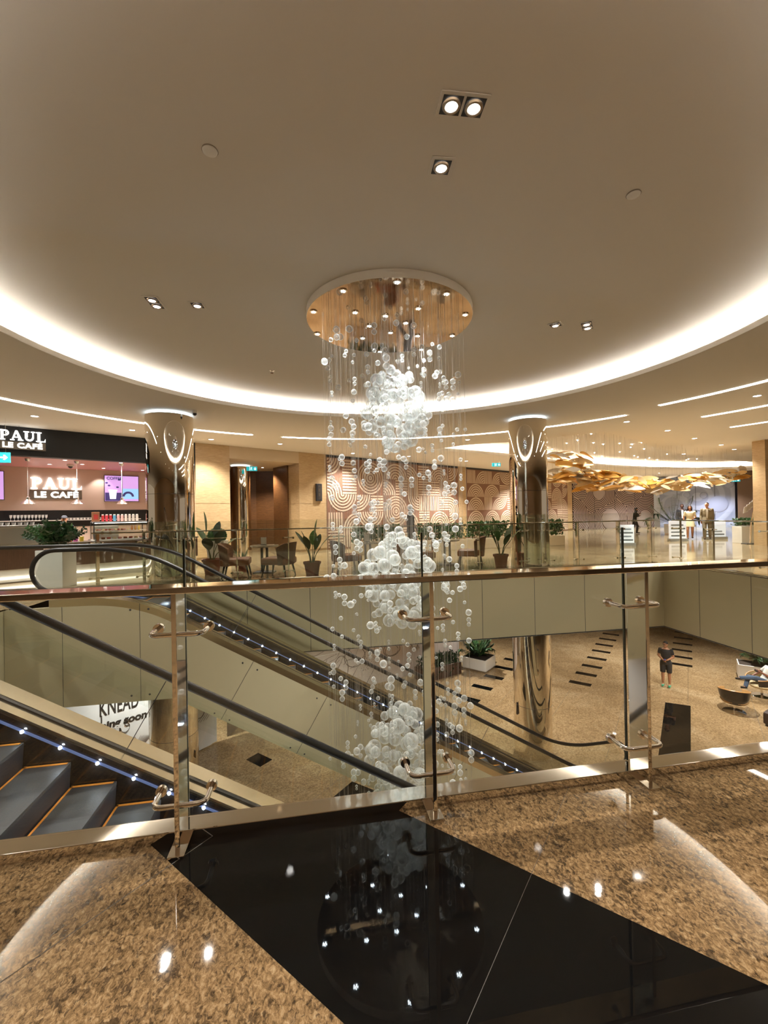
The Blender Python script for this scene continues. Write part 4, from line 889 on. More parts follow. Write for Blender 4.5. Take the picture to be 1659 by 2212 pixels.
def palm(label, loc, n, ln, hgt, planter=None, name='palm', zr=0):
    t = thing(name, label, 'plant', loc, zr); rnd = random.Random(int(abs(loc[0] * 10)) + n); z0 = 0
    if planter:
        a, b, h = planter; MB().bbox(-a, a, -b, b, .06, h, .01).build('planter', white_m, t); MB().box(-a + .03, a - .03, -b + .03, b - .03, h - .04, h + .003).build('soil', soil, t)
        MB().box(-a + .03, a - .03, -b + .03, b - .03, 0, .06).build('base', brush, t); z0 = h
    for i in range(n):
        az = 2 * pi * i / n + rnd.uniform(-.2, .2); d = Vector((cos(az), sin(az), 0)); el = rnd.uniform(.45, 1.4); l = ln * rnd.uniform(.75, 1.1); off = Vector((rnd.uniform(-.1, .1), rnd.uniform(-.1, .1), z0))
        pts = [off + d * l * sin(pi / 2 * k / 7) * cos(el * .8) + Vector((0, 0, hgt * sin(el) * (k / 7) - .55 * l * (k / 7) ** 2.6 * cos(el))) for k in range(8)]
        fr = MB().tube(pts, [.010 - .001 * k for k in range(8)], 5)
        for k in range(20):
            u = .15 + .85 * k / 19; ii = min(6, int(u * 7)); p = pts[ii].lerp(pts[ii + 1], u * 7 - ii); tg = (pts[ii + 1] - pts[ii]).normalized(); sd = tg.cross(Vector((0, 0, 1))); sd = sd.normalized() if sd.length > .05 else Vector((d.y, -d.x, 0))
            for sg in (-1, 1): blade(fr, p, p + (sd * sg * .8 + tg * .75 + Vector((0, 0, -.25))) * l * .34 * (1 - .45 * u), .042, .3, (0, 0, 1), 0, 4)
        fr.build('frond', green1 if i % 2 else green3, t)
    return t
palm('feathery palm before the pale blue wall, left of the walking couple', (17.2, 25.6, 0), 24, 1.5, 2.0, (.35, .35, .6))
palm('feathery palm in a low white planter on the concourse, left of the lower column', (4.05, 18.95, FLOOR2), 30, .85, 1.3, (.55, .5, .52), zr=radians(-38))
palm('leafy plant in a white planter behind the seated man on the concourse', (14.75, 16.95, FLOOR2), 26, .75, .95, (.75, .4, .62), 'leafy_plant', zr=radians(-35))

# ------------------------------------------------------------------ armchairs and round tables
seat_m = M('rust_leather', '#93552f', 0.45); back_m = wood('taupe_weave', '#6a4433', '#a47a5c', (1, 1, 1), .8, 0.5, 60.0); leg_m = M('dark_wood_leg', '#21140d', 0.4)
def armchair():
    t = thing('armchair', 'x', 'chair')
    MB().bbox(-.28, .26, -.26, .26, .30, .47, .045).build('seat', seat_m, t)
    def shell(r, off):
        x = MB(); S = 14; P = []
        for i in range(S + 1):
            q = pi / 2 + pi * i / S; k = abs(i / S - .5) * 2; ht = .84 - .12 * k ** 3
            for z, f in ((.30, .94), (.5, 1.0), (ht, 1.16)): P.append((off[0] + r * f * cos(q) * .62, r * f * sin(q), z))
        n = 3; fs = [(i * n + j, (i + 1) * n + j, (i + 1) * n + j + 1, i * n + j + 1) for i in range(S) for j in range(2)]
        return P, fs
    P0, F0 = shell(.31, (-.12, 0)); P1, F1 = shell(.25, (-.10, 0)); k = len(P0); x = MB()
    S = 14; fs = F0 + [tuple(i + k for i in f[::-1]) for f in F1] + [(i * 3 + 2, (i + 1) * 3 + 2, (i + 1) * 3 + 2 + k, i * 3 + 2 + k) for i in range(S)] + [(0, 1, 1 + k, k), (1, 2, 2 + k, 1 + k), (S * 3, S * 3 + k, S * 3 + 1 + k, S * 3 + 1), (S * 3 + 1, S * 3 + 1 + k, S * 3 + 2 + k, S * 3 + 2)]
    x.add(P0 + P1, fs, 0, True).build('backrest', back_m, t)
    for sx, sy in ((-.2, -.19), (-.2, .19), (.2, -.19), (.2, .19)): MB().cyl((sx, sy, .31), (sx * 1.25, sy * 1.2, 0), .024, 8, r1=.013).build('leg', leg_m, t)
    return t
proto = armchair()
CH = [((-3.78, 10.98), 12, 'rust armchair nearest the clipped ball, facing the first round table'), ((-2.72, 11.02), 168, 'rust armchair with its back to the left potted plant'), ((-1.02, 11.5), 20, 'rust armchair just right of the left potted plant'), ((0.12, 12.7), 200, 'rust armchair behind the bubble chandelier, at the middle table'),
      ((0.98, 11.9), 15, 'rust armchair left of the right-hand round table'), ((2.42, 12.2), 165, 'rust armchair right of the right-hand round table, near the column plant')]
for i, (p, a, lab) in enumerate(CH):
    c = proto if i == 0 else copy_tree(proto); c.location = (*p, 0); c.rotation_euler = (0, 0, radians(a)); c.scale = (1.3, 1.3, 1.03); c['label'] = lab; c['group'] = 'rust armchairs'
top_m = marble('stone_table_top', '#8f8672', '#b5ab94', '#cfc6b0', 3.0, .15, False)
def table():
    t = thing('round_table', 'x', 'table')
    MB().lathe([(0, .70), (.36, .70), (.38, .715), (.38, .735), (.37, .745), (0, .745)], n=48).build('tabletop', top_m, t)
    for sx in (-.07, .07): MB().bbox(sx - .03, sx + .03, -.03, .03, .03, .70, .006).build('leg', dark_m, t)
    MB().bbox(-.27, .27, -.2, .2, 0, .03, .008).build('base', dark_m, t); return t
tp = table()
for i, (p, lab) in enumerate([((-3.28, 11.75), 'round stone table between the two left armchairs'), ((-0.48, 12.3), 'round stone table behind the chandelier, in the middle'), ((1.85, 12.75), 'round stone table between the two right armchairs')]):
    c = tp if i == 0 else copy_tree(tp); c.location = (*p, 0); c['label'] = lab; c['group'] = 'round café tables'
    m = thing('menu_card', ['white menu card standing on the left round table', 'white menu card standing on the middle round table', 'white menu card standing on the right round table'][i], 'menu card', (p[0] - .02, p[1], .747), radians(-8))
    MB().box(-.075, .075, -.006, .006, 0, .21).build('card', M('paper_white', '#e8e2d6', .6), m); MB().box(-.08, .08, -.03, .03, 0, .012).build('holder', dark_m, m)

# ------------------------------------------------------------------ display stands at the right
def stand(label, x, y, wd, hgt, rz, z0=.12, rows=4):
    t = thing('display_stand', label, 'stand', (x, y, 0), rz)
    MB().bbox(-wd / 2, wd / 2, -.05, .05, z0, hgt, .01).build('panel', M('stand_white', '#d8dcdf', .3, emis=.25, ecol=(.85, .9, 1)), t); MB().box(-wd / 2 - .03, wd / 2 + .03, -.14, .14, 0, z0).build('base', M('stand_grey', '#8f8f8a', .4), t)
    for i in range(rows): MB().box(-wd * .42, wd * (.42 - .1 * (i % 2)), -.056, -.05, z0 + (hgt - z0) * (.12 + .2 * i), z0 + (hgt - z0) * (.20 + .2 * i)).build('panel_row', M('stand_print', '#8b98a5', .5) if i % 2 else M('stand_print_dark', '#5c6a70', .5), t)
    return t
stand('white display stand right of the right column, before the mauve wall', 10.2, 18.2, .62, .88, radians(-10))
stand('white display stand with grey rows, left of the woman in cream', 13.75, 20.2, .72, .95, radians(-8))
stand('low white display stand between the suited man and the box planter', 16.1, 21.0, .95, .85, radians(-8), rows=2)
t = thing('brochure_stand', 'leaning steel brochure stand before the box planter at the far right', 'stand', (15.25, 17.9, 0), radians(-10))
MB().tube([(-.05, 0, 0.02), (.0, 0, .9), (.12, 0, 1.5), (.12, 0, 2.15)], .035, 8).build('pole', chrome, t); MB().bbox(-.28, .28, -.2, .2, 0, .03, .008).build('base', dark_m, t)
for i in range(4): MB().xf(Matrix()).extr([(-.32 + .1 * i, -.08, 1.28 + .09 * i), (-.16 + .1 * i, -.08, 1.34 + .09 * i), (-.12 + .1 * i, -.08, 1.6 + .09 * i), (-.28 + .1 * i, -.08, 1.54 + .09 * i)], (0, .03, 0)).build('brochure_tray', M('tray_grey', '#b5b0a8', .4), t)

# ------------------------------------------------------------------ gold leaf sculpture and star lights
gold_a = M('gold_leaf', (0.84, 0.47, 0.10), 0.42, 0.2); gold_b = M('pale_gold_leaf', (0.86, 0.62, 0.30), 0.5, 0.1); gold_c = M('cream_leaf', (0.85, 0.78, 0.66), 0.5)
lp_ = [(6.3, 15.6, 3.25), (7.2, 16.0, 3.2), (8.0, 16.4, 2.85), (9.6, 17.3, 2.75), (11.8, 18.4, 2.65), (13.8, 19.2, 2.85), (15.4, 19.9, 2.95), (16.6, 20.4, 3.2)]
ls = thing('leaf_sculpture', 'long hanging sculpture of golden leaves drifting below the leaf-shaped ceiling recess', 'hanging sculpture', (11.0, 17.8, CEIL + .41))
rnd = random.Random(17); LM = MB(); WI = MB()
for i in range(240):
    u = rnd.random() ** 1.15 * (len(lp_) - 1); k = min(len(lp_) - 2, int(u)); f = u - k; c = Vector(lp_[k]).lerp(Vector(lp_[k + 1]), f); thick = .5 if u < 1.8 else .28
    c += Vector((0, 0, -.12)); c += Vector((rnd.uniform(-.3, .3), rnd.uniform(-.7, .7), rnd.uniform(-thick, thick))) - Vector(ls.location)
    a = rnd.uniform(-.7, .9) + (pi if rnd.random() < .4 else 0); l = rnd.uniform(.45, .95); d = Vector((cos(a), sin(a), rnd.uniform(-.25, .25))) * l
    mt = [gold_a, gold_a, gold_b, gold_b, gold_c][rnd.randrange(5)]
    mb = blade(MB() if i < 100 else LM, c - d / 2, c + d / 2, l * rnd.uniform(.3, .46), rnd.uniform(-.1, .3), (rnd.uniform(-1, 1), -rnd.uniform(.3, 1.9), 1), 0 if i < 100 else [gold_a, gold_b, gold_c].index(mt), 8, rnd.uniform(.1, .5))
    if i < 100: mb.build('gold_leaf', mt, ls)
    if i % 2 == 0: WI.cyl((c.x, c.y, c.z), (c.x, c.y, 0), .002, 3, caps=False)
tag(LM.build('gold_leaf_mass', [gold_a, gold_b, gold_c], ls), kind='stuff'); WI.build('hanging_wires', wm, ls)
star_e = M('star_light', (1, .93, .8), .4, emis=30.0)
def inside(P, x, y):
    r = False; j = len(P) - 1
    for i in range(len(P)):
        if (P[i][1] > y) != (P[j][1] > y) and x < (P[j][0] - P[i][0]) * (y - P[i][1]) / (P[j][1] - P[i][1]) + P[i][0]: r = not r
        j = i
    return r
n = 0
while n < 46:
    x_, y_ = rnd.uniform(5.5, 23), rnd.uniform(14.5, 28)
    if not inside(LEAF, x_, y_): continue
    n += 1; o = MB().lathe([(0, 0), (.02, 0), (.026, -.012), (0, -.035)], n=10).build('star_light', star_e, loc=(x_, y_, CEIL + .419)); tag(o, 'tiny star light set in the leaf-shaped ceiling recess above the gold leaves', 'ceiling light', 'star lights of the leaf recess')
for i in range(5):
    p = lp_[1 + i]; lamp('leaf_fill', 'SPOT', (p[0], p[1], CEIL + .38), 60, WARM, .05, (p[0], p[1], 0), 120, .8)  # added fill lamps over the gold leaves, with no fittings of their own

# ------------------------------------------------------------------ lower concourse
def bpoint(o, ang): 
    a = radians(ang); return lambda s, z, n=0: (o[0] + s * cos(a) - n * sin(a), o[1] + s * sin(a) + n * cos(a), z)
board_m = M('hoarding_white', '#dfe0e2', 0.5); board_p = M('hoarding_blush', '#cdbfb8', 0.6); ink = M('ink_black', '#17130f', 0.6); line_m = M('ink_brown', '#4a3a33', 0.7)
def ribbon(mb, pts, r, y=-.006):
    P = [(p[0], y, p[1]) for p in pts]; mb.tube(P, r, 5, ry=.004); return mb
def smooth(P, n=6):
    out = []
    for i in range(len(P) - 1):
        a, b, c, d = (Vector(P[max(i - 1, 0)]), Vector(P[i]), Vector(P[i + 1]), Vector(P[min(i + 2, len(P) - 1)]))
        for k in range(n):
            t = k / n; out.append(tuple(.5 * ((2 * b) + (c - a) * t + (2 * a - 5 * b + 4 * c - d) * t * t + (3 * b - a - 3 * c + d) * t ** 3)))
    return out + [tuple(P[-1])]
def arabic(x0, z0, k, r=.02):
    """the word for 'soon', joined letters drawn right to left"""
    mb = MB(); f = lambda P: [(x0 + a * k, z0 + b * k) for a, b in P]
    ribbon(mb, f(smooth([(1.0, .30), (.93, .42), (.86, .33), (.95, .26), (1.02, .28), (1.0, .12), (.9, .04), (.8, .06), (.74, .12)])), r)
    ribbon(mb, f(smooth([(.74, .12), (.70, .24), (.69, .08), (.62, -.08), (.55, -.12)])), r)
    ribbon(mb, f(smooth([(.52, .22), (.50, .10), (.42, .07), (.36, .18), (.34, .07), (.26, .05), (.19, .18), (.17, .06), (.08, .05), (.06, .2), (.05, .55)])), r)
    for dx, dz in ((.9, .55), (.97, .55), (.38, -.1), (.45, -.1), (.2, -.1)): mb.sph((x0 + dx * k, -.006, z0 + dz * k), r * 1.1, 8, 0, (1, .3, 1))
    return mb
t = thing('hoarding', 'white bakery hoarding with bold Coming soon lettering, seen below the escalators', 'hoarding', (-7.24, 13.06, FLOOR2), radians(41))
MB().box(-5.0, 0, 0, .12, .0, 3.5).build('board', board_m, t)
q = text_mesh('KNEAD', .62, .003, .008, .62, sp=1.05); xs = [p[0] for p in q.v]; q.xf(Matrix.Translation((-1.24, -.004, 1.22)) @ Matrix.Diagonal((.98 / (max(xs) - min(xs)), 1, 1, 1)) @ Matrix.Translation((-min(xs), 0, 0))); q.build('title', ink, t)
ribbon(MB(), [(-1.2, 1.24), (-1.2, 1.02)], .014).build('title_stroke', ink, t)
q = text_mesh('Coming soon', .30, .003, .013, 1.05, .12); xs = [p[0] for p in q.v]; q.xf(Matrix.Translation((-1.72, -.004, .83)) @ Matrix.Diagonal((1.66 / (max(xs) - min(xs)), 1, 1, 1))); q.build('subtitle', ink, t)
arabic(-1.3, .55, .78, .018).build('arabic_line', ink, t)
wh = MB()
for k in range(9): ribbon(wh, smooth([(-.42 + .03 * k, .02), (-.30 + .04 * k, .2), (-.22 + .04 * k, .34 - .012 * k)]), .006)
for k in range(7): ribbon(wh, smooth([(-.35, .22 + .02 * k), (-.46 - .02 * k, .3 + .01 * k)]), .005)
wh.build('wheat_drawing', line_m, t)
t = thing('hoarding', 'pale hoarding with a line-drawn bread slice, right of the lower left column', 'hoarding', (-5.16, 13.04, FLOOR2), radians(55))
MB().box(-1.25, -.18, 0, .1, .05, 3.5).box(-.18, 0, .03, .1, .05, 3.5).build('board', board_m, t)
br = MB(); ribbon(br, smooth([(-.75, 1.35), (-.85, 1.15), (-.75, 1.0), (-.5, 1.0), (-.4, 1.2), (-.38, 1.5), (-.5, 1.62), (-.7, 1.58), (-.75, 1.35)]), .022); ribbon(br, smooth([(-.3, 1.65), (-.2, 1.4), (-.3, 1.2)]), .03)
for k in range(8): br.sph((-.68 + .035 * k, -.006, 1.12 + .055 * ((k * 5) % 8)), .014, 6, 0, (1, .3, 1)); ribbon(br, [(-1.0 + .09 * k, .85), (-.85 + .09 * k, 1.0)], .005)
br.build('bread_drawing', line_m, t)
t = thing('hoarding', 'blush hoarding with brown line drawings behind the bubble chandelier, on the concourse', 'hoarding', (3.3, 19.6, FLOOR2), radians(31))
L_ = 7.6
MB().box(-L_, 0, 0, .12, 0, 3.5).box(-L_, 0, -.004, .0, 1.55, 1.57, 1).build('board', [board_p, white_m], t)
dr = MB(); rnd = random.Random(31)
def loopd(cx, cz, rx, rz_, r=.014, a0=0, a1=6.28): ribbon(dr, [(cx + rx * cos(a0 + (a1 - a0) * k / 24), cz + rz_ * sin(a0 + (a1 - a0) * k / 24)) for k in range(25)], r)
for cx, cz, rx, rz_ in ((-.9, 2.35, .32, .3), (-.35, 2.5, .3, .38), (-3.6, 1.25, .4, .28), (-3.6, 1.2, .32, .2), (-5.3, 1.25, .45, .38), (-5.9, .9, .3, .5), (-1.5, 2.3, .25, .3)): loopd(cx, cz, rx, rz_)
for k in range(34):
    cx, cz = rnd.uniform(-7.2, -4.6), rnd.uniform(.4, 2.4); ribbon(dr, smooth([(cx, cz), (cx + rnd.uniform(.1, .4), cz + rnd.uniform(-.1, .3)), (cx + rnd.uniform(.4, .7), cz + rnd.uniform(0, .5))]), .010)
for k in range(60): dr.sph((-4.7 + rnd.uniform(-.35, .35), -.006, .85 + rnd.uniform(-.22, .28)), .018, 5, 0, (1, .3, 1))
for a, b in (((-2.7, 1.1), (-2.5, 1.4)), ((-2.55, 1.1), (-2.62, 1.4)), ((-2.4, 1.05), (-2.2, 1.4)), ((-2.2, 1.05), (-2.4, 1.4)), ((-1.95, 1.1), (-1.95, 1.42))): ribbon(dr, [a, b], .02)
ribbon(dr, smooth([(-.9, 2.0), (-.5, 2.2), (-.25, 2.75), (-.05, 2.3), (-.3, 2.05)]), .05)
dr.merge(arabic(-2.6, 2.3, .9, .028)); dr.build('line_drawing', line_m, t)
def hv(r): return (r.uniform(-.95, .95), r.uniform(-.3, .3), r.uniform(.05, .85)), (0, -.4, 1)
t = thing('hedge', 'dark leafy hedge in a low brown trough beside the white palm planter', 'hedge', (2.15, 18.05, FLOOR2), radians(31)); MB().bbox(-1.0, 1.0, -.32, .32, 0, .5, .02).build('trough', M('trough_brown', '#4a3324', .6), t); tag(leaf_mass(hv, 1700, .13, 77).build('foliage', green3, t), kind='stuff')
struct(MB().quad((-24, 14.5, FLOOR2), (-7.0, 13.3, FLOOR2), (-7.0, 13.3, -1.75), (-24, 14.5, -1.75)).quad((-5.0, 13.4, FLOOR2), (-4.0, 17, FLOOR2), (-4.0, 17, -1.75), (-5.0, 13.4, -1.75)).quad((-4, 17, FLOOR2), (6, 27, FLOOR2), (6, 27, -1.75), (-4, 17, -1.75)).quad((6, 27, FLOOR2), (24, 33, FLOOR2), (24, 33, -1.75), (6, 27, -1.75)), 'wall_lower', M('lower_wall', '#7a6a58', .5))
# swivel armchair, ottoman
def swivel(label, loc, rz, inner):
    t = thing('swivel_chair', label, 'chair', loc, rz, 'tub swivel chairs')
    S = 26; A0, A1 = radians(35), radians(325); o = []; x = MB(); rings = [(.20, .30), (.36, .34), (.44, .5), (.49, .72)]
    def ring(f, dz=0): return [[((r * f) * cos(A0 + (A1 - A0) * i / S), (r * f) * sin(A0 + (A1 - A0) * i / S) * .9, z + dz + (0.10 * (-(cos(A0 + (A1 - A0) * i / S))) if z > .6 else 0)) for i in range(S + 1)] for r, z in rings]
    for f, mi, nm in ((1.0, 0, 'shell'), (.92, 1, 'lining')):
        R = ring(f, .01 if mi else 0); x = MB()
        for j in range(len(R) - 1): x.add(R[j] + R[j + 1], [(i, i + 1, S + 2 + i, S + 1 + i) for i in range(S)], 0, True)
        x.build(nm, [M('chair_black', (.012, .01, .009), .35), inner][mi], t)
    a, b = ring(1.0)[-1], ring(.92, .01)[-1]; x = MB().add(a + b, [(i, i + 1, S + 2 + i, S + 1 + i) for i in range(S)], 0, True)
    x.tube([Vector(p).lerp(Vector(q_), .5) for p, q_ in zip(a, b)], .022, 6).build('rim', M('chair_wood', '#a87b45', .4), t)
    MB().lathe([(0, .30), (.34, .33), (.39, .40), (.36, .45), (0, .46)], n=28).build('cushion', inner, t)
    MB().cyl((0, 0, .03), (0, 0, .31), .035, 14).build('stem', chrome, t); MB().lathe([(0, .035), (.06, .03), (.31, .012), (.32, 0)], n=36).build('base', chrome, t); return t
swivel('black tub swivel chair with wooden rim, seen from behind on the concourse', (11.62, 14.45, FLOOR2), radians(55), M('chair_tan', '#a88455', .6))
swivel('cream-lined tub swivel chair in which the man in jeans sits', (13.55, 15.6, FLOOR2), radians(185), M('chair_cream', '#c9b48a', .6))
t = thing('ottoman', 'dark brown square ottoman at the right edge of the photo, on the concourse', 'ottoman', (12.35, 13.35, FLOOR2), radians(32)); MB().bbox(-.45, .45, -.45, .45, .06, .42, .05).build('cushion', M('ottoman_brown', '#2a1a12', .5), t); MB().box(-.4, .4, -.4, .4, 0, .06).build('plinth', dark_m, t)
# ------------------------------------------------------------------ people
def loft(mb, rings, n=16, mi=0):
    """rings: (cx, cy, cz, rx, ry)"""
    vs = [(cx + rx * cos(2 * pi * k / n), cy_ + ry * sin(2 * pi * k / n), cz) for cx, cy_, cz, rx, ry in rings for k in range(n)]; m = len(rings)
    fs = [(i * n + k, i * n + (k + 1) % n, (i + 1) * n + (k + 1) % n, (i + 1) * n + k) for i in range(m - 1) for k in range(n)] + [tuple(range(n))[::-1], tuple(range((m - 1) * n, m * n))]
    return mb.add(vs, fs, mi, True)
def limb(mb, pts, rs, ball=True):
    P = [Vector(p) for p in pts]
    for i in range(len(P) - 1): mb.tube([P[i], P[i].lerp(P[i + 1], .33), P[i + 1]], [rs[i], rs[i] * .95 + rs[i + 1] * .05 if i else rs[i], rs[i + 1]], 12)
    for p, r in zip(P[:None if ball else -1], rs): mb.sph(p, r, 12)
    return mb
def remesh(mb, name, mat, parent, vox):
    me = bpy.data.meshes.new('tmp'); me.from_pydata(mb.v, [], mb.f); o = bpy.data.objects.new('tmp', me); COL.objects.link(o)
    r = o.modifiers.new('r', 'REMESH'); r.mode = 'VOXEL'; r.voxel_size = vox; s = o.modifiers.new('s', 'SMOOTH'); s.factor = .5; s.iterations = 3
    dg = bpy.context.evaluated_depsgraph_get(); dg.update(); m2 = bpy.data.meshes.new_from_object(o.evaluated_get(dg)); bpy.data.objects.remove(o); bpy.data.meshes.remove(me)
    m2.name = name; m2.materials.clear(); m2.materials.append(mat); m2.polygons.foreach_set('use_smooth', [True] * len(m2.polygons)); m2.update()
    q = bpy.data.objects.new(name, m2); COL.objects.link(q); q.parent = parent; return q
def hand(mb, wrist, dirn, palmn, side, curl=.35, k=1.0):
    W, d, pn = Vector(wrist), Vector(dirn).normalized(), Vector(palmn).normalized(); s = d.cross(pn).normalized() * side
    c = W + d * .05 * k
    for a in (-.028, -.009, .010, .028): mb.tube([W + s * a * .7 * k, c + s * a * k + d * .04 * k], [.016 * k, .013 * k], 8)
    for a, l in ((-.030, .062), (-.010, .074), (.010, .080), (.030, .070)):
        b = c + s * a * k + d * .038 * k; p1 = b + (d * cos(curl * .5) + pn * sin(curl * .5)) * l * .45 * k; p2 = p1 + (d * cos(curl * 1.5) + pn * sin(curl * 1.5)) * l * .32 * k; p3 = p2 + (d * cos(curl * 2.2) + pn * sin(curl * 2.2)) * l * .25 * k
        mb.tube([b, p1, p2, p3], [.0095 * k, .009 * k, .008 * k, .0065 * k], 7)
    b = W + s * .03 * k + d * .02 * k; mb.tube([b, b + (s * .8 + d * .6 + pn * .2).normalized() * .035 * k, b + (s * .65 + d * .9 + pn * .35).normalized() * .07 * k], [.013 * k, .011 * k, .008 * k], 7)
def person(label, loc, rz, H=1.75, skin='#8a5a41', hair='#15100d', shirt='#15161a', trousers='#15161a', shoes='#1a1512', female=False, arms=None, legs=None, head=(0, 0), lean=0.0,
           sleeves='long', legwear='long', hairstyle='short', jacket=None, seated=None, cap=None, glasses=False, skirt=None, white_front=False, phone=False):
    t = thing('person', label, 'person', loc, rz); k = H / 1.75; f = .92 if female else 1.0
    sk = M('skin_' + skin.strip('#'), skin, .5); c = lambda x, y, z: Vector((x * k, y * k - lean * max(0, z - .9) * k, z * k))
    legs = legs or {-1: ((-.10, 0, .92), (-.105, -.02, .49), (-.11, .02, .09)), 1: ((.10, 0, .92), (.105, -.02, .49), (.11, .02, .09))}
    arms = arms or {-1: ((-.185 * f, 0, 1.41), (-.232 * f, .02, 1.13), (-.225 * f, -.06, .88)), 1: ((.185 * f, 0, 1.41), (.232 * f, .02, 1.13), (.225 * f, -.06, .88))}
    seat = seated or {}
    b = MB(); hz = 0.0
    torso = [(0, 0, .86, .15, .105), (0, 0, .95, .165 / f ** .5, .115), (0, 0, 1.07, .135 * f, .095), (0, -.005, 1.22, .155 * f, .11), (0, 0, 1.36, .172 * f, .112), (0, .005, 1.44, .14 * f, .085), (0, .01, 1.49, .06, .06)]
    T = seat.get('tilt', 0.0); base = Vector(seat.get('hip', (0, 0, .92)))
    def tx(p):            # torso tilt for a reclined sitter: rotate about the hip
        p = Vector(p)
        if not seated: return c(*p)
        q = p - Vector((0, 0, .92)); q = Matrix.Rotation(T, 3, 'X') @ q; return (base + q) * k
    def torso_loft(grow=0.0, z0=None, z1=None, extra=None):
        mb = MB(); R = [r for r in torso if (z0 is None or r[2] >= z0) and (z1 is None or r[2] <= z1)]; R = (extra or []) + R; vs = []; n = 18
        for cx, cy_, cz, rx, ry in R:
            for i in range(n): vs.append(tx((cx + (rx + grow) * cos(2 * pi * i / n), cy_ + (ry + grow) * sin(2 * pi * i / n), cz)))
        m = len(R); mb.add(vs, [(i * n + j, i * n + (j + 1) % n, (i + 1) * n + (j + 1) % n, (i + 1) * n + j) for i in range(m - 1) for j in range(n)] + [tuple(range(n))[::-1], tuple(range((m - 1) * n, m * n))]); return mb
    b.merge(torso_loft())
    hx, hyaw = head[1], head[0]; hc = tx((0, -.015, 1.625)); nk = tx((0, .01, 1.47)); b.tube([nk, hc + Vector((0, .02, -.06)) * k], [.058 * k, .052 * k], 12)
    HM = Matrix.Translation(hc) @ Matrix.Rotation(hyaw, 4, 'Z') @ Matrix.Rotation(hx, 4, 'X') @ Matrix.Diagonal((k, k, k, 1))
    hd = MB().sph((0, 0, .015), 1, 18, 0, (.074, .092, .105)).sph((0, -.022, -.055), 1, 14, 0, (.055, .065, .062)).sph((0, -.06, -.085), 1, 10, 0, (.026, .022, .022))
    hd.tube([(0, -.088, .02), (0, -.105, -.012), (0, -.098, -.022)], [.009, .014, .012], 8).sph((0, -.088, -.05), 1, 8, 0, (.024, .012, .006)).sph((0, -.087, -.06), 1, 8, 0, (.02, .012, .006))
    for sx in (-1, 1): hd.sph((sx * .076, .005, -.005), 1, 10, 0, (.012, .022, .034)); hd.sph((sx * .03, -.082, .035), 1, 8, 0, (.022, .012, .007))
    b.merge(hd.xf(HM))
    for sd in (-1, 1):
        sh, el, wr = [tx(p) if (seated and i < 1) else (Vector(p) * k if seated else c(*p)) for i, p in enumerate(arms[sd])]
        limb(b, [sh, el, wr], [.052 * k * f, .042 * k * f, .028 * k]); d = (wr - el).normalized(); pn = Vector((-sd * .8, -.3, .15)); pn = (pn - d * pn.dot(d)).normalized(); hand(b, wr, d, pn, -sd if d.z < 0 else sd, .4, k)
        arms_w = (sh, el, wr)
        if sd == -1: A_l = arms_w
        else: A_r = arms_w
    LG = {}
    for sd in (-1, 1):
        hp, kn, an = [Vector(p) * k if seated else Vector(p) * k for p in legs[sd]]; limb(b, [hp, kn, an], [.085 * k, .058 * k, .038 * k]); cf = kn.lerp(an, .3) + Vector((0, .02, 0)) * k; b.sph(cf, .052 * k, 10)
        LG[sd] = (hp, kn, an); fd = Vector(seat.get('foot', (0, -1, 0))) if seated else Vector((0, -1, 0)); b.tube([an, an + fd * .13 * k + Vector((0, 0, -.05)) * k], [.036 * k, .026 * k], 8)
    body = remesh(b, 'body', sk, t, .0085 * k)
    # face details
    e = MB()
    for sx in (-1, 1): e.sph((sx * .03, -.0875, .022), .0095, 8, 0, (1.2, .6, .7))
    e.xf(HM).build('eyes', dark_m, t); m_ = MB().sph((0, -.095, -.055), 1, 8, 0, (.022, .006, .004)).xf(HM); m_.build('mouth', M('lips', '#6e3a34', .5), t)
    # hair
    hm = M('hair_' + hair.strip('#'), hair, .6); h = MB()
    def cap_shape(zlow_front, zlow_back, g=.008):
        n, m = 20, 9; vs = []
        for j in range(m + 1):
            for i in range(n):
                az = 2 * pi * i / n; fr = (1 - cos(az - pi * 1.5)) / 2; low = zlow_front + (zlow_back - zlow_front) * fr; z = .12 + (low - .12) * j / m; q = max(0.0, 1 - ((z - .015) / .113) ** 2); r_ = sqrt(q)
                vs.append(((.074 + g) * r_ * cos(az), (.092 + g) * r_ * sin(az), z + g * .6))
        return MB().add(vs, [(j * n + i, j * n + (i + 1) % n, (j + 1) * n + (i + 1) % n, (j + 1) * n + i) for j in range(m) for i in range(n)] + [tuple(range(n))[::-1]], 0, True)
    if hairstyle == 'short': h.merge(cap_shape(.075, -.03))
    elif hairstyle == 'bald': h.merge(cap_shape(.112, .02, .004))
    elif hairstyle == 'bob':
        h.merge(cap_shape(.08, -.06, .014))
        for a in range(-8, 9):
            q = pi / 2 + a * .2; h.tube([(.08 * cos(q), .095 * sin(q), .05), (.09 * cos(q), .10 * sin(q), -.06), (.088 * cos(q), .09 * sin(q), -.15)], [.022, .026, .014], 7)
    elif hairstyle == 'scarf':
        h.merge(cap_shape(.06, -.09, .018)); h.lathe([(.075, -.05), (.10, -.11), (.12, -.16)], n=16)
    h.xf(HM).build('scarf' if hairstyle == 'scarf' else 'hair', hm, t)
    if cap:
        cm = M('cap_' + cap.strip('#'), cap, .7); q = cap_shape(.055, .03, .018); q.extr([(-.07, -.085, .06), (.07, -.085, .06), (.06, -.16, .05), (0, -.178, .048), (-.06, -.16, .05)], (0, 0, .008)); q.xf(HM).build('cap', cm, t)
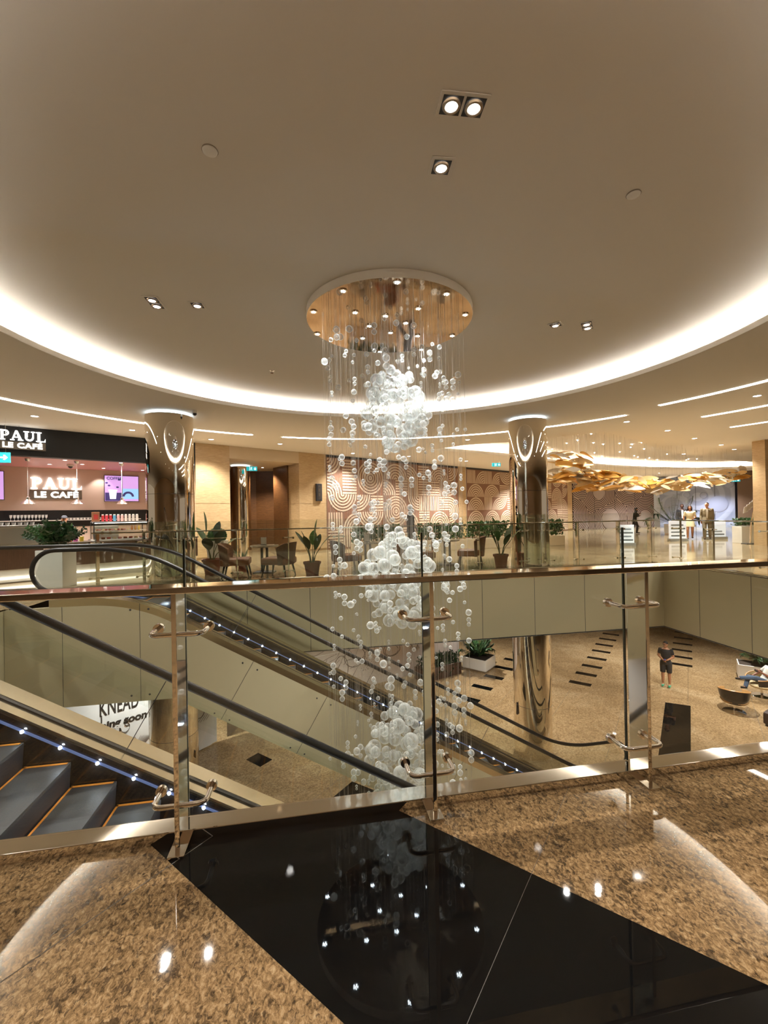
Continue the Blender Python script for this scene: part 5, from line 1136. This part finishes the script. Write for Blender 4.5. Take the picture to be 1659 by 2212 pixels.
    if glasses:
        q = MB()
        for sx in (-1, 1): q.lathe([(.02, 0), (.026, .004), (.02, .008)], n=14).xf(Matrix()) if False else q.tube([(sx * .032 + .024 * cos(a * .524), -.104, .024 + .018 * sin(a * .524)) for a in range(13)], .004, 5); q.tube([(sx * .056, -.1, .03), (sx * .08, -.02, .03)], .004, 5)
        q.tube([(-.01, -.106, .028), (.01, -.106, .028)], .004, 5); q.xf(HM).build('glasses', dark_m, t)
    # clothes
    if shirt:
        sm = M('cloth_' + shirt.strip('#'), shirt, .8); g = .016 if not jacket else .010
        s = torso_loft(g, .95 if seated else (.90 if legwear != 'dress' else .86), 1.46)
        for (sh, el, wr) in (A_l, A_r):
            if sleeves == 'long': limb(s, [sh, el, el.lerp(wr, .92)], [.060 * k * f, .051 * k * f, .041 * k])
            else: limb(s, [sh, sh.lerp(el, .62)], [.058 * k * f, .056 * k * f], False)
        remesh(s, 'shirt' if not skirt else 'top', sm, t, .011 * k)
    if jacket:
        jm = M('cloth_' + jacket.strip('#'), jacket, .85); s = torso_loft(.022, .95, 1.45, [(0, 0, .80, .19, .14), (0, 0, .88, .185, .135)] if not skirt else None)
        for (sh, el, wr) in (A_l, A_r): limb(s, [sh, el, el.lerp(wr, .9)] if sleeves == 'long' else [sh, sh.lerp(el, .8)], ([.064 * k * f, .055 * k * f, .045 * k] if sleeves == 'long' else [.062 * k * f, .058 * k * f]), sleeves == 'long')
        remesh(s, 'jacket', jm, t, .011 * k)
        if white_front:
            v = MB().extr([tx((-.052, -.155, 1.42)), tx((.052, -.155, 1.42)), tx((.02, -.16, 1.0)), tx((-.02, -.16, 1.0))], (0, .03, 0)); v.build('shirt_front', M('shirt_white', '#d9d4c8', .7), t)
            for sx in (-1, 1): MB().extr([tx((sx * .05, -.165, 1.44)), tx((sx * .105, -.155, 1.36)), tx((sx * .025, -.172, 1.06))], (0, .012, 0)).build('lapel', jm, t)
    if skirt:
        kmat = M('cloth_' + skirt.strip('#'), skirt, .8); vs = []; R = [(1.08, .145, .11), (.98, .175, .135), (.84, .20, .16), (.66, .235, .19)]
        q = MB(); loft(q, [(0, 0, z * k, rx * k, ry * k) for z, rx, ry in R], 28); q.build('skirt', kmat, t)
    if trousers:
        pm = M('cloth_' + trousers.strip('#'), trousers, .8); s = MB()
        if not seated: s = torso_loft(.014, .86, 1.0)
        else: s.merge(torso_loft(.014, .86, 1.0))
        for sd in (-1, 1):
            hp, kn, an = LG[sd]
            if legwear == 'long': limb(s, [hp, kn, kn.lerp(an, .94)], [.10 * k, .075 * k, .064 * k])
            elif legwear == 'shorts': limb(s, [hp, hp.lerp(kn, .88)], [.105 * k, .092 * k], False)
        remesh(s, 'trousers' if legwear == 'long' else 'shorts', pm, t, .011 * k)
    shm = M('shoe_' + shoes.strip('#'), shoes, .5)
    for sd in (-1, 1):
        an = LG[sd][2]; fd = Vector(seat.get('foot', (0, -1, 0))).normalized() if seated else Vector((0, -1, 0)); z0 = an.z - .085 * k; s = MB(); up = Vector((0, 0, 1))
        if seated: up = Vector(seat.get('footup', (0, 0, 1)))
        a = an - up * .045 * k - fd * .05 * k; s.tube([a, a + fd * .08 * k, a + fd * .19 * k, a + fd * .235 * k], [.04 * k, .046 * k, .042 * k, .026 * k], 10, ry=.036 * k); s.sph(an - up * .03 * k, .043 * k, 10); s.build('shoe', shm, t)
    if phone:
        p = (A_l[2] + A_r[2]) / 2; return t, p
    return t
# upper level
st = lambda s: {-1: ((-.10, 0, .92), (-.10, -.16 * s, .50), (-.10, -.10 * s, .10)), 1: ((.10, 0, .92), (.10, .04 * s, .49), (.10, .30 * s, .13))}
person('man in a black suit walking past the mural, seen from the side', (0.98, 16.0, 0), radians(90), 1.80, '#3a2218', '#0b0908', '#d9d4c8', '#121214', legs=st(1.0), jacket='#131316', arms={-1: ((-.2, 0, 1.42), (-.25, .12, 1.16), (-.22, .06, .92)), 1: ((.2, 0, 1.42), (.25, -.06, 1.14), (.2, -.2, .95))})
person('café worker in a dark cap and dark shirt behind the plant', w(1.42, 0.35, 0), radians(38), 1.66, '#b98a6c', '#1b1512', '#24282c', '#1b1c20', cap='#3a3d45')
person('woman in a cream short-sleeved jacket and cream skirt with dark bobbed hair', (14.98, 21.1, 0), radians(-34), 1.67, '#a8704f', '#1d120d', '#15110f', None, '#2a1c16', True, sleeves='short', hairstyle='bob', jacket='#d8cda9', skirt='#d8cda9', legwear='dress', legs=st(.8), arms={-1: ((-.185, 0, 1.42), (-.25, .02, 1.14), (-.27, -.05, .9)), 1: ((.185, 0, 1.42), (.24, .02, 1.15), (.16, -.16, 1.08))})
person('balding man in a grey-brown suit and white shirt beside the woman in cream', (15.45, 20.6, 0), radians(-38), 1.80, '#b07f62', '#2c211a', '#ded8ca', '#6a5e4a', hairstyle='bald', jacket='#75684f', white_front=True, head=(-.75, .15), legs=st(.7))
person('man in a black suit walking between and behind the couple', (15.85, 22.9, 0), radians(-30), 1.76, '#4a2c1f', '#120d0b', '#ddd8cc', '#141519', hairstyle='bald', jacket='#17181c', white_front=True, legs=st(-.8))
person('person in a black headscarf and black coat walking before the mauve wall', (15.7, 27.0, 0), radians(70), 1.62, '#a57a60', '#0e0d0d', '#121213', '#15141a', '#15110f', True, hairstyle='scarf', lean=.12, legs=st(1.0), jacket='#141415', arms={-1: ((-.19, 0, 1.42), (-.24, -.02, 1.15), (-.12, -.22, 1.2)), 1: ((.19, 0, 1.42), (.24, -.02, 1.15), (.14, -.24, 1.32))})
# lower level
_, _p = person('man in black T-shirt and shorts with green trainers standing on the concourse', (10.75, 16.6, FLOOR2), radians(-40), 1.74, '#9a6a4c', '#15100e', '#0d0d0f', '#0d0d0f', '#2f8f6c', sleeves='short', legwear='shorts', glasses=True, head=(-.5, .12), phone=True,
    arms={-1: ((-.19, 0, 1.41), (-.245, .03, 1.15), (-.06, -.2, 1.05)), 1: ((.19, 0, 1.41), (.245, .03, 1.15), (.06, -.2, 1.07))})
o = thing('smartphone', 'black phone held by the standing man in black', 'phone', (10.75, 16.6, FLOOR2), radians(-40)); MB().bbox(-.035, .035, -.34, -.20, 1.085, 1.094, .003).build('body', dark_m, o); MB().box(-.03, .03, -.335, -.205, 1.094, 1.0945).build('screen', scr_d, o)
o = person('man in a white T-shirt and jeans lounging in the cream tub chair', (13.6, 15.55, FLOOR2), radians(-95), 1.75, '#7a4a32', '#17110d', '#d8d6d0', '#3d4f66', '#15120f', sleeves='short', seated={'hip': (0, 0, .56), 'tilt': radians(-28), 'foot': (.25, -.9, .15), 'footup': (0, .2, .9)},
    legs={-1: ((-.1, -.02, .55), (-.12, -.45, .66), (-.02, -.62, .34)), 1: ((.1, -.02, .55), (.16, -.46, .72), (-.12, -.72, .62))},
    arms={-1: ((-.2, 0, 1.42), (-.3, .02, .74), (-.24, -.22, .66)), 1: ((.2, 0, 1.42), (.28, .0, .78), (.1, -.22, .92))}, head=(0, .35))
o = thing('smartphone', 'dark phone held by the man in jeans', 'phone', (13.6, 15.55, FLOOR2), radians(-95)); MB().bbox(.03, .17, -.345, -.335, .92, 1.0, .003).build('body', dark_m, o)
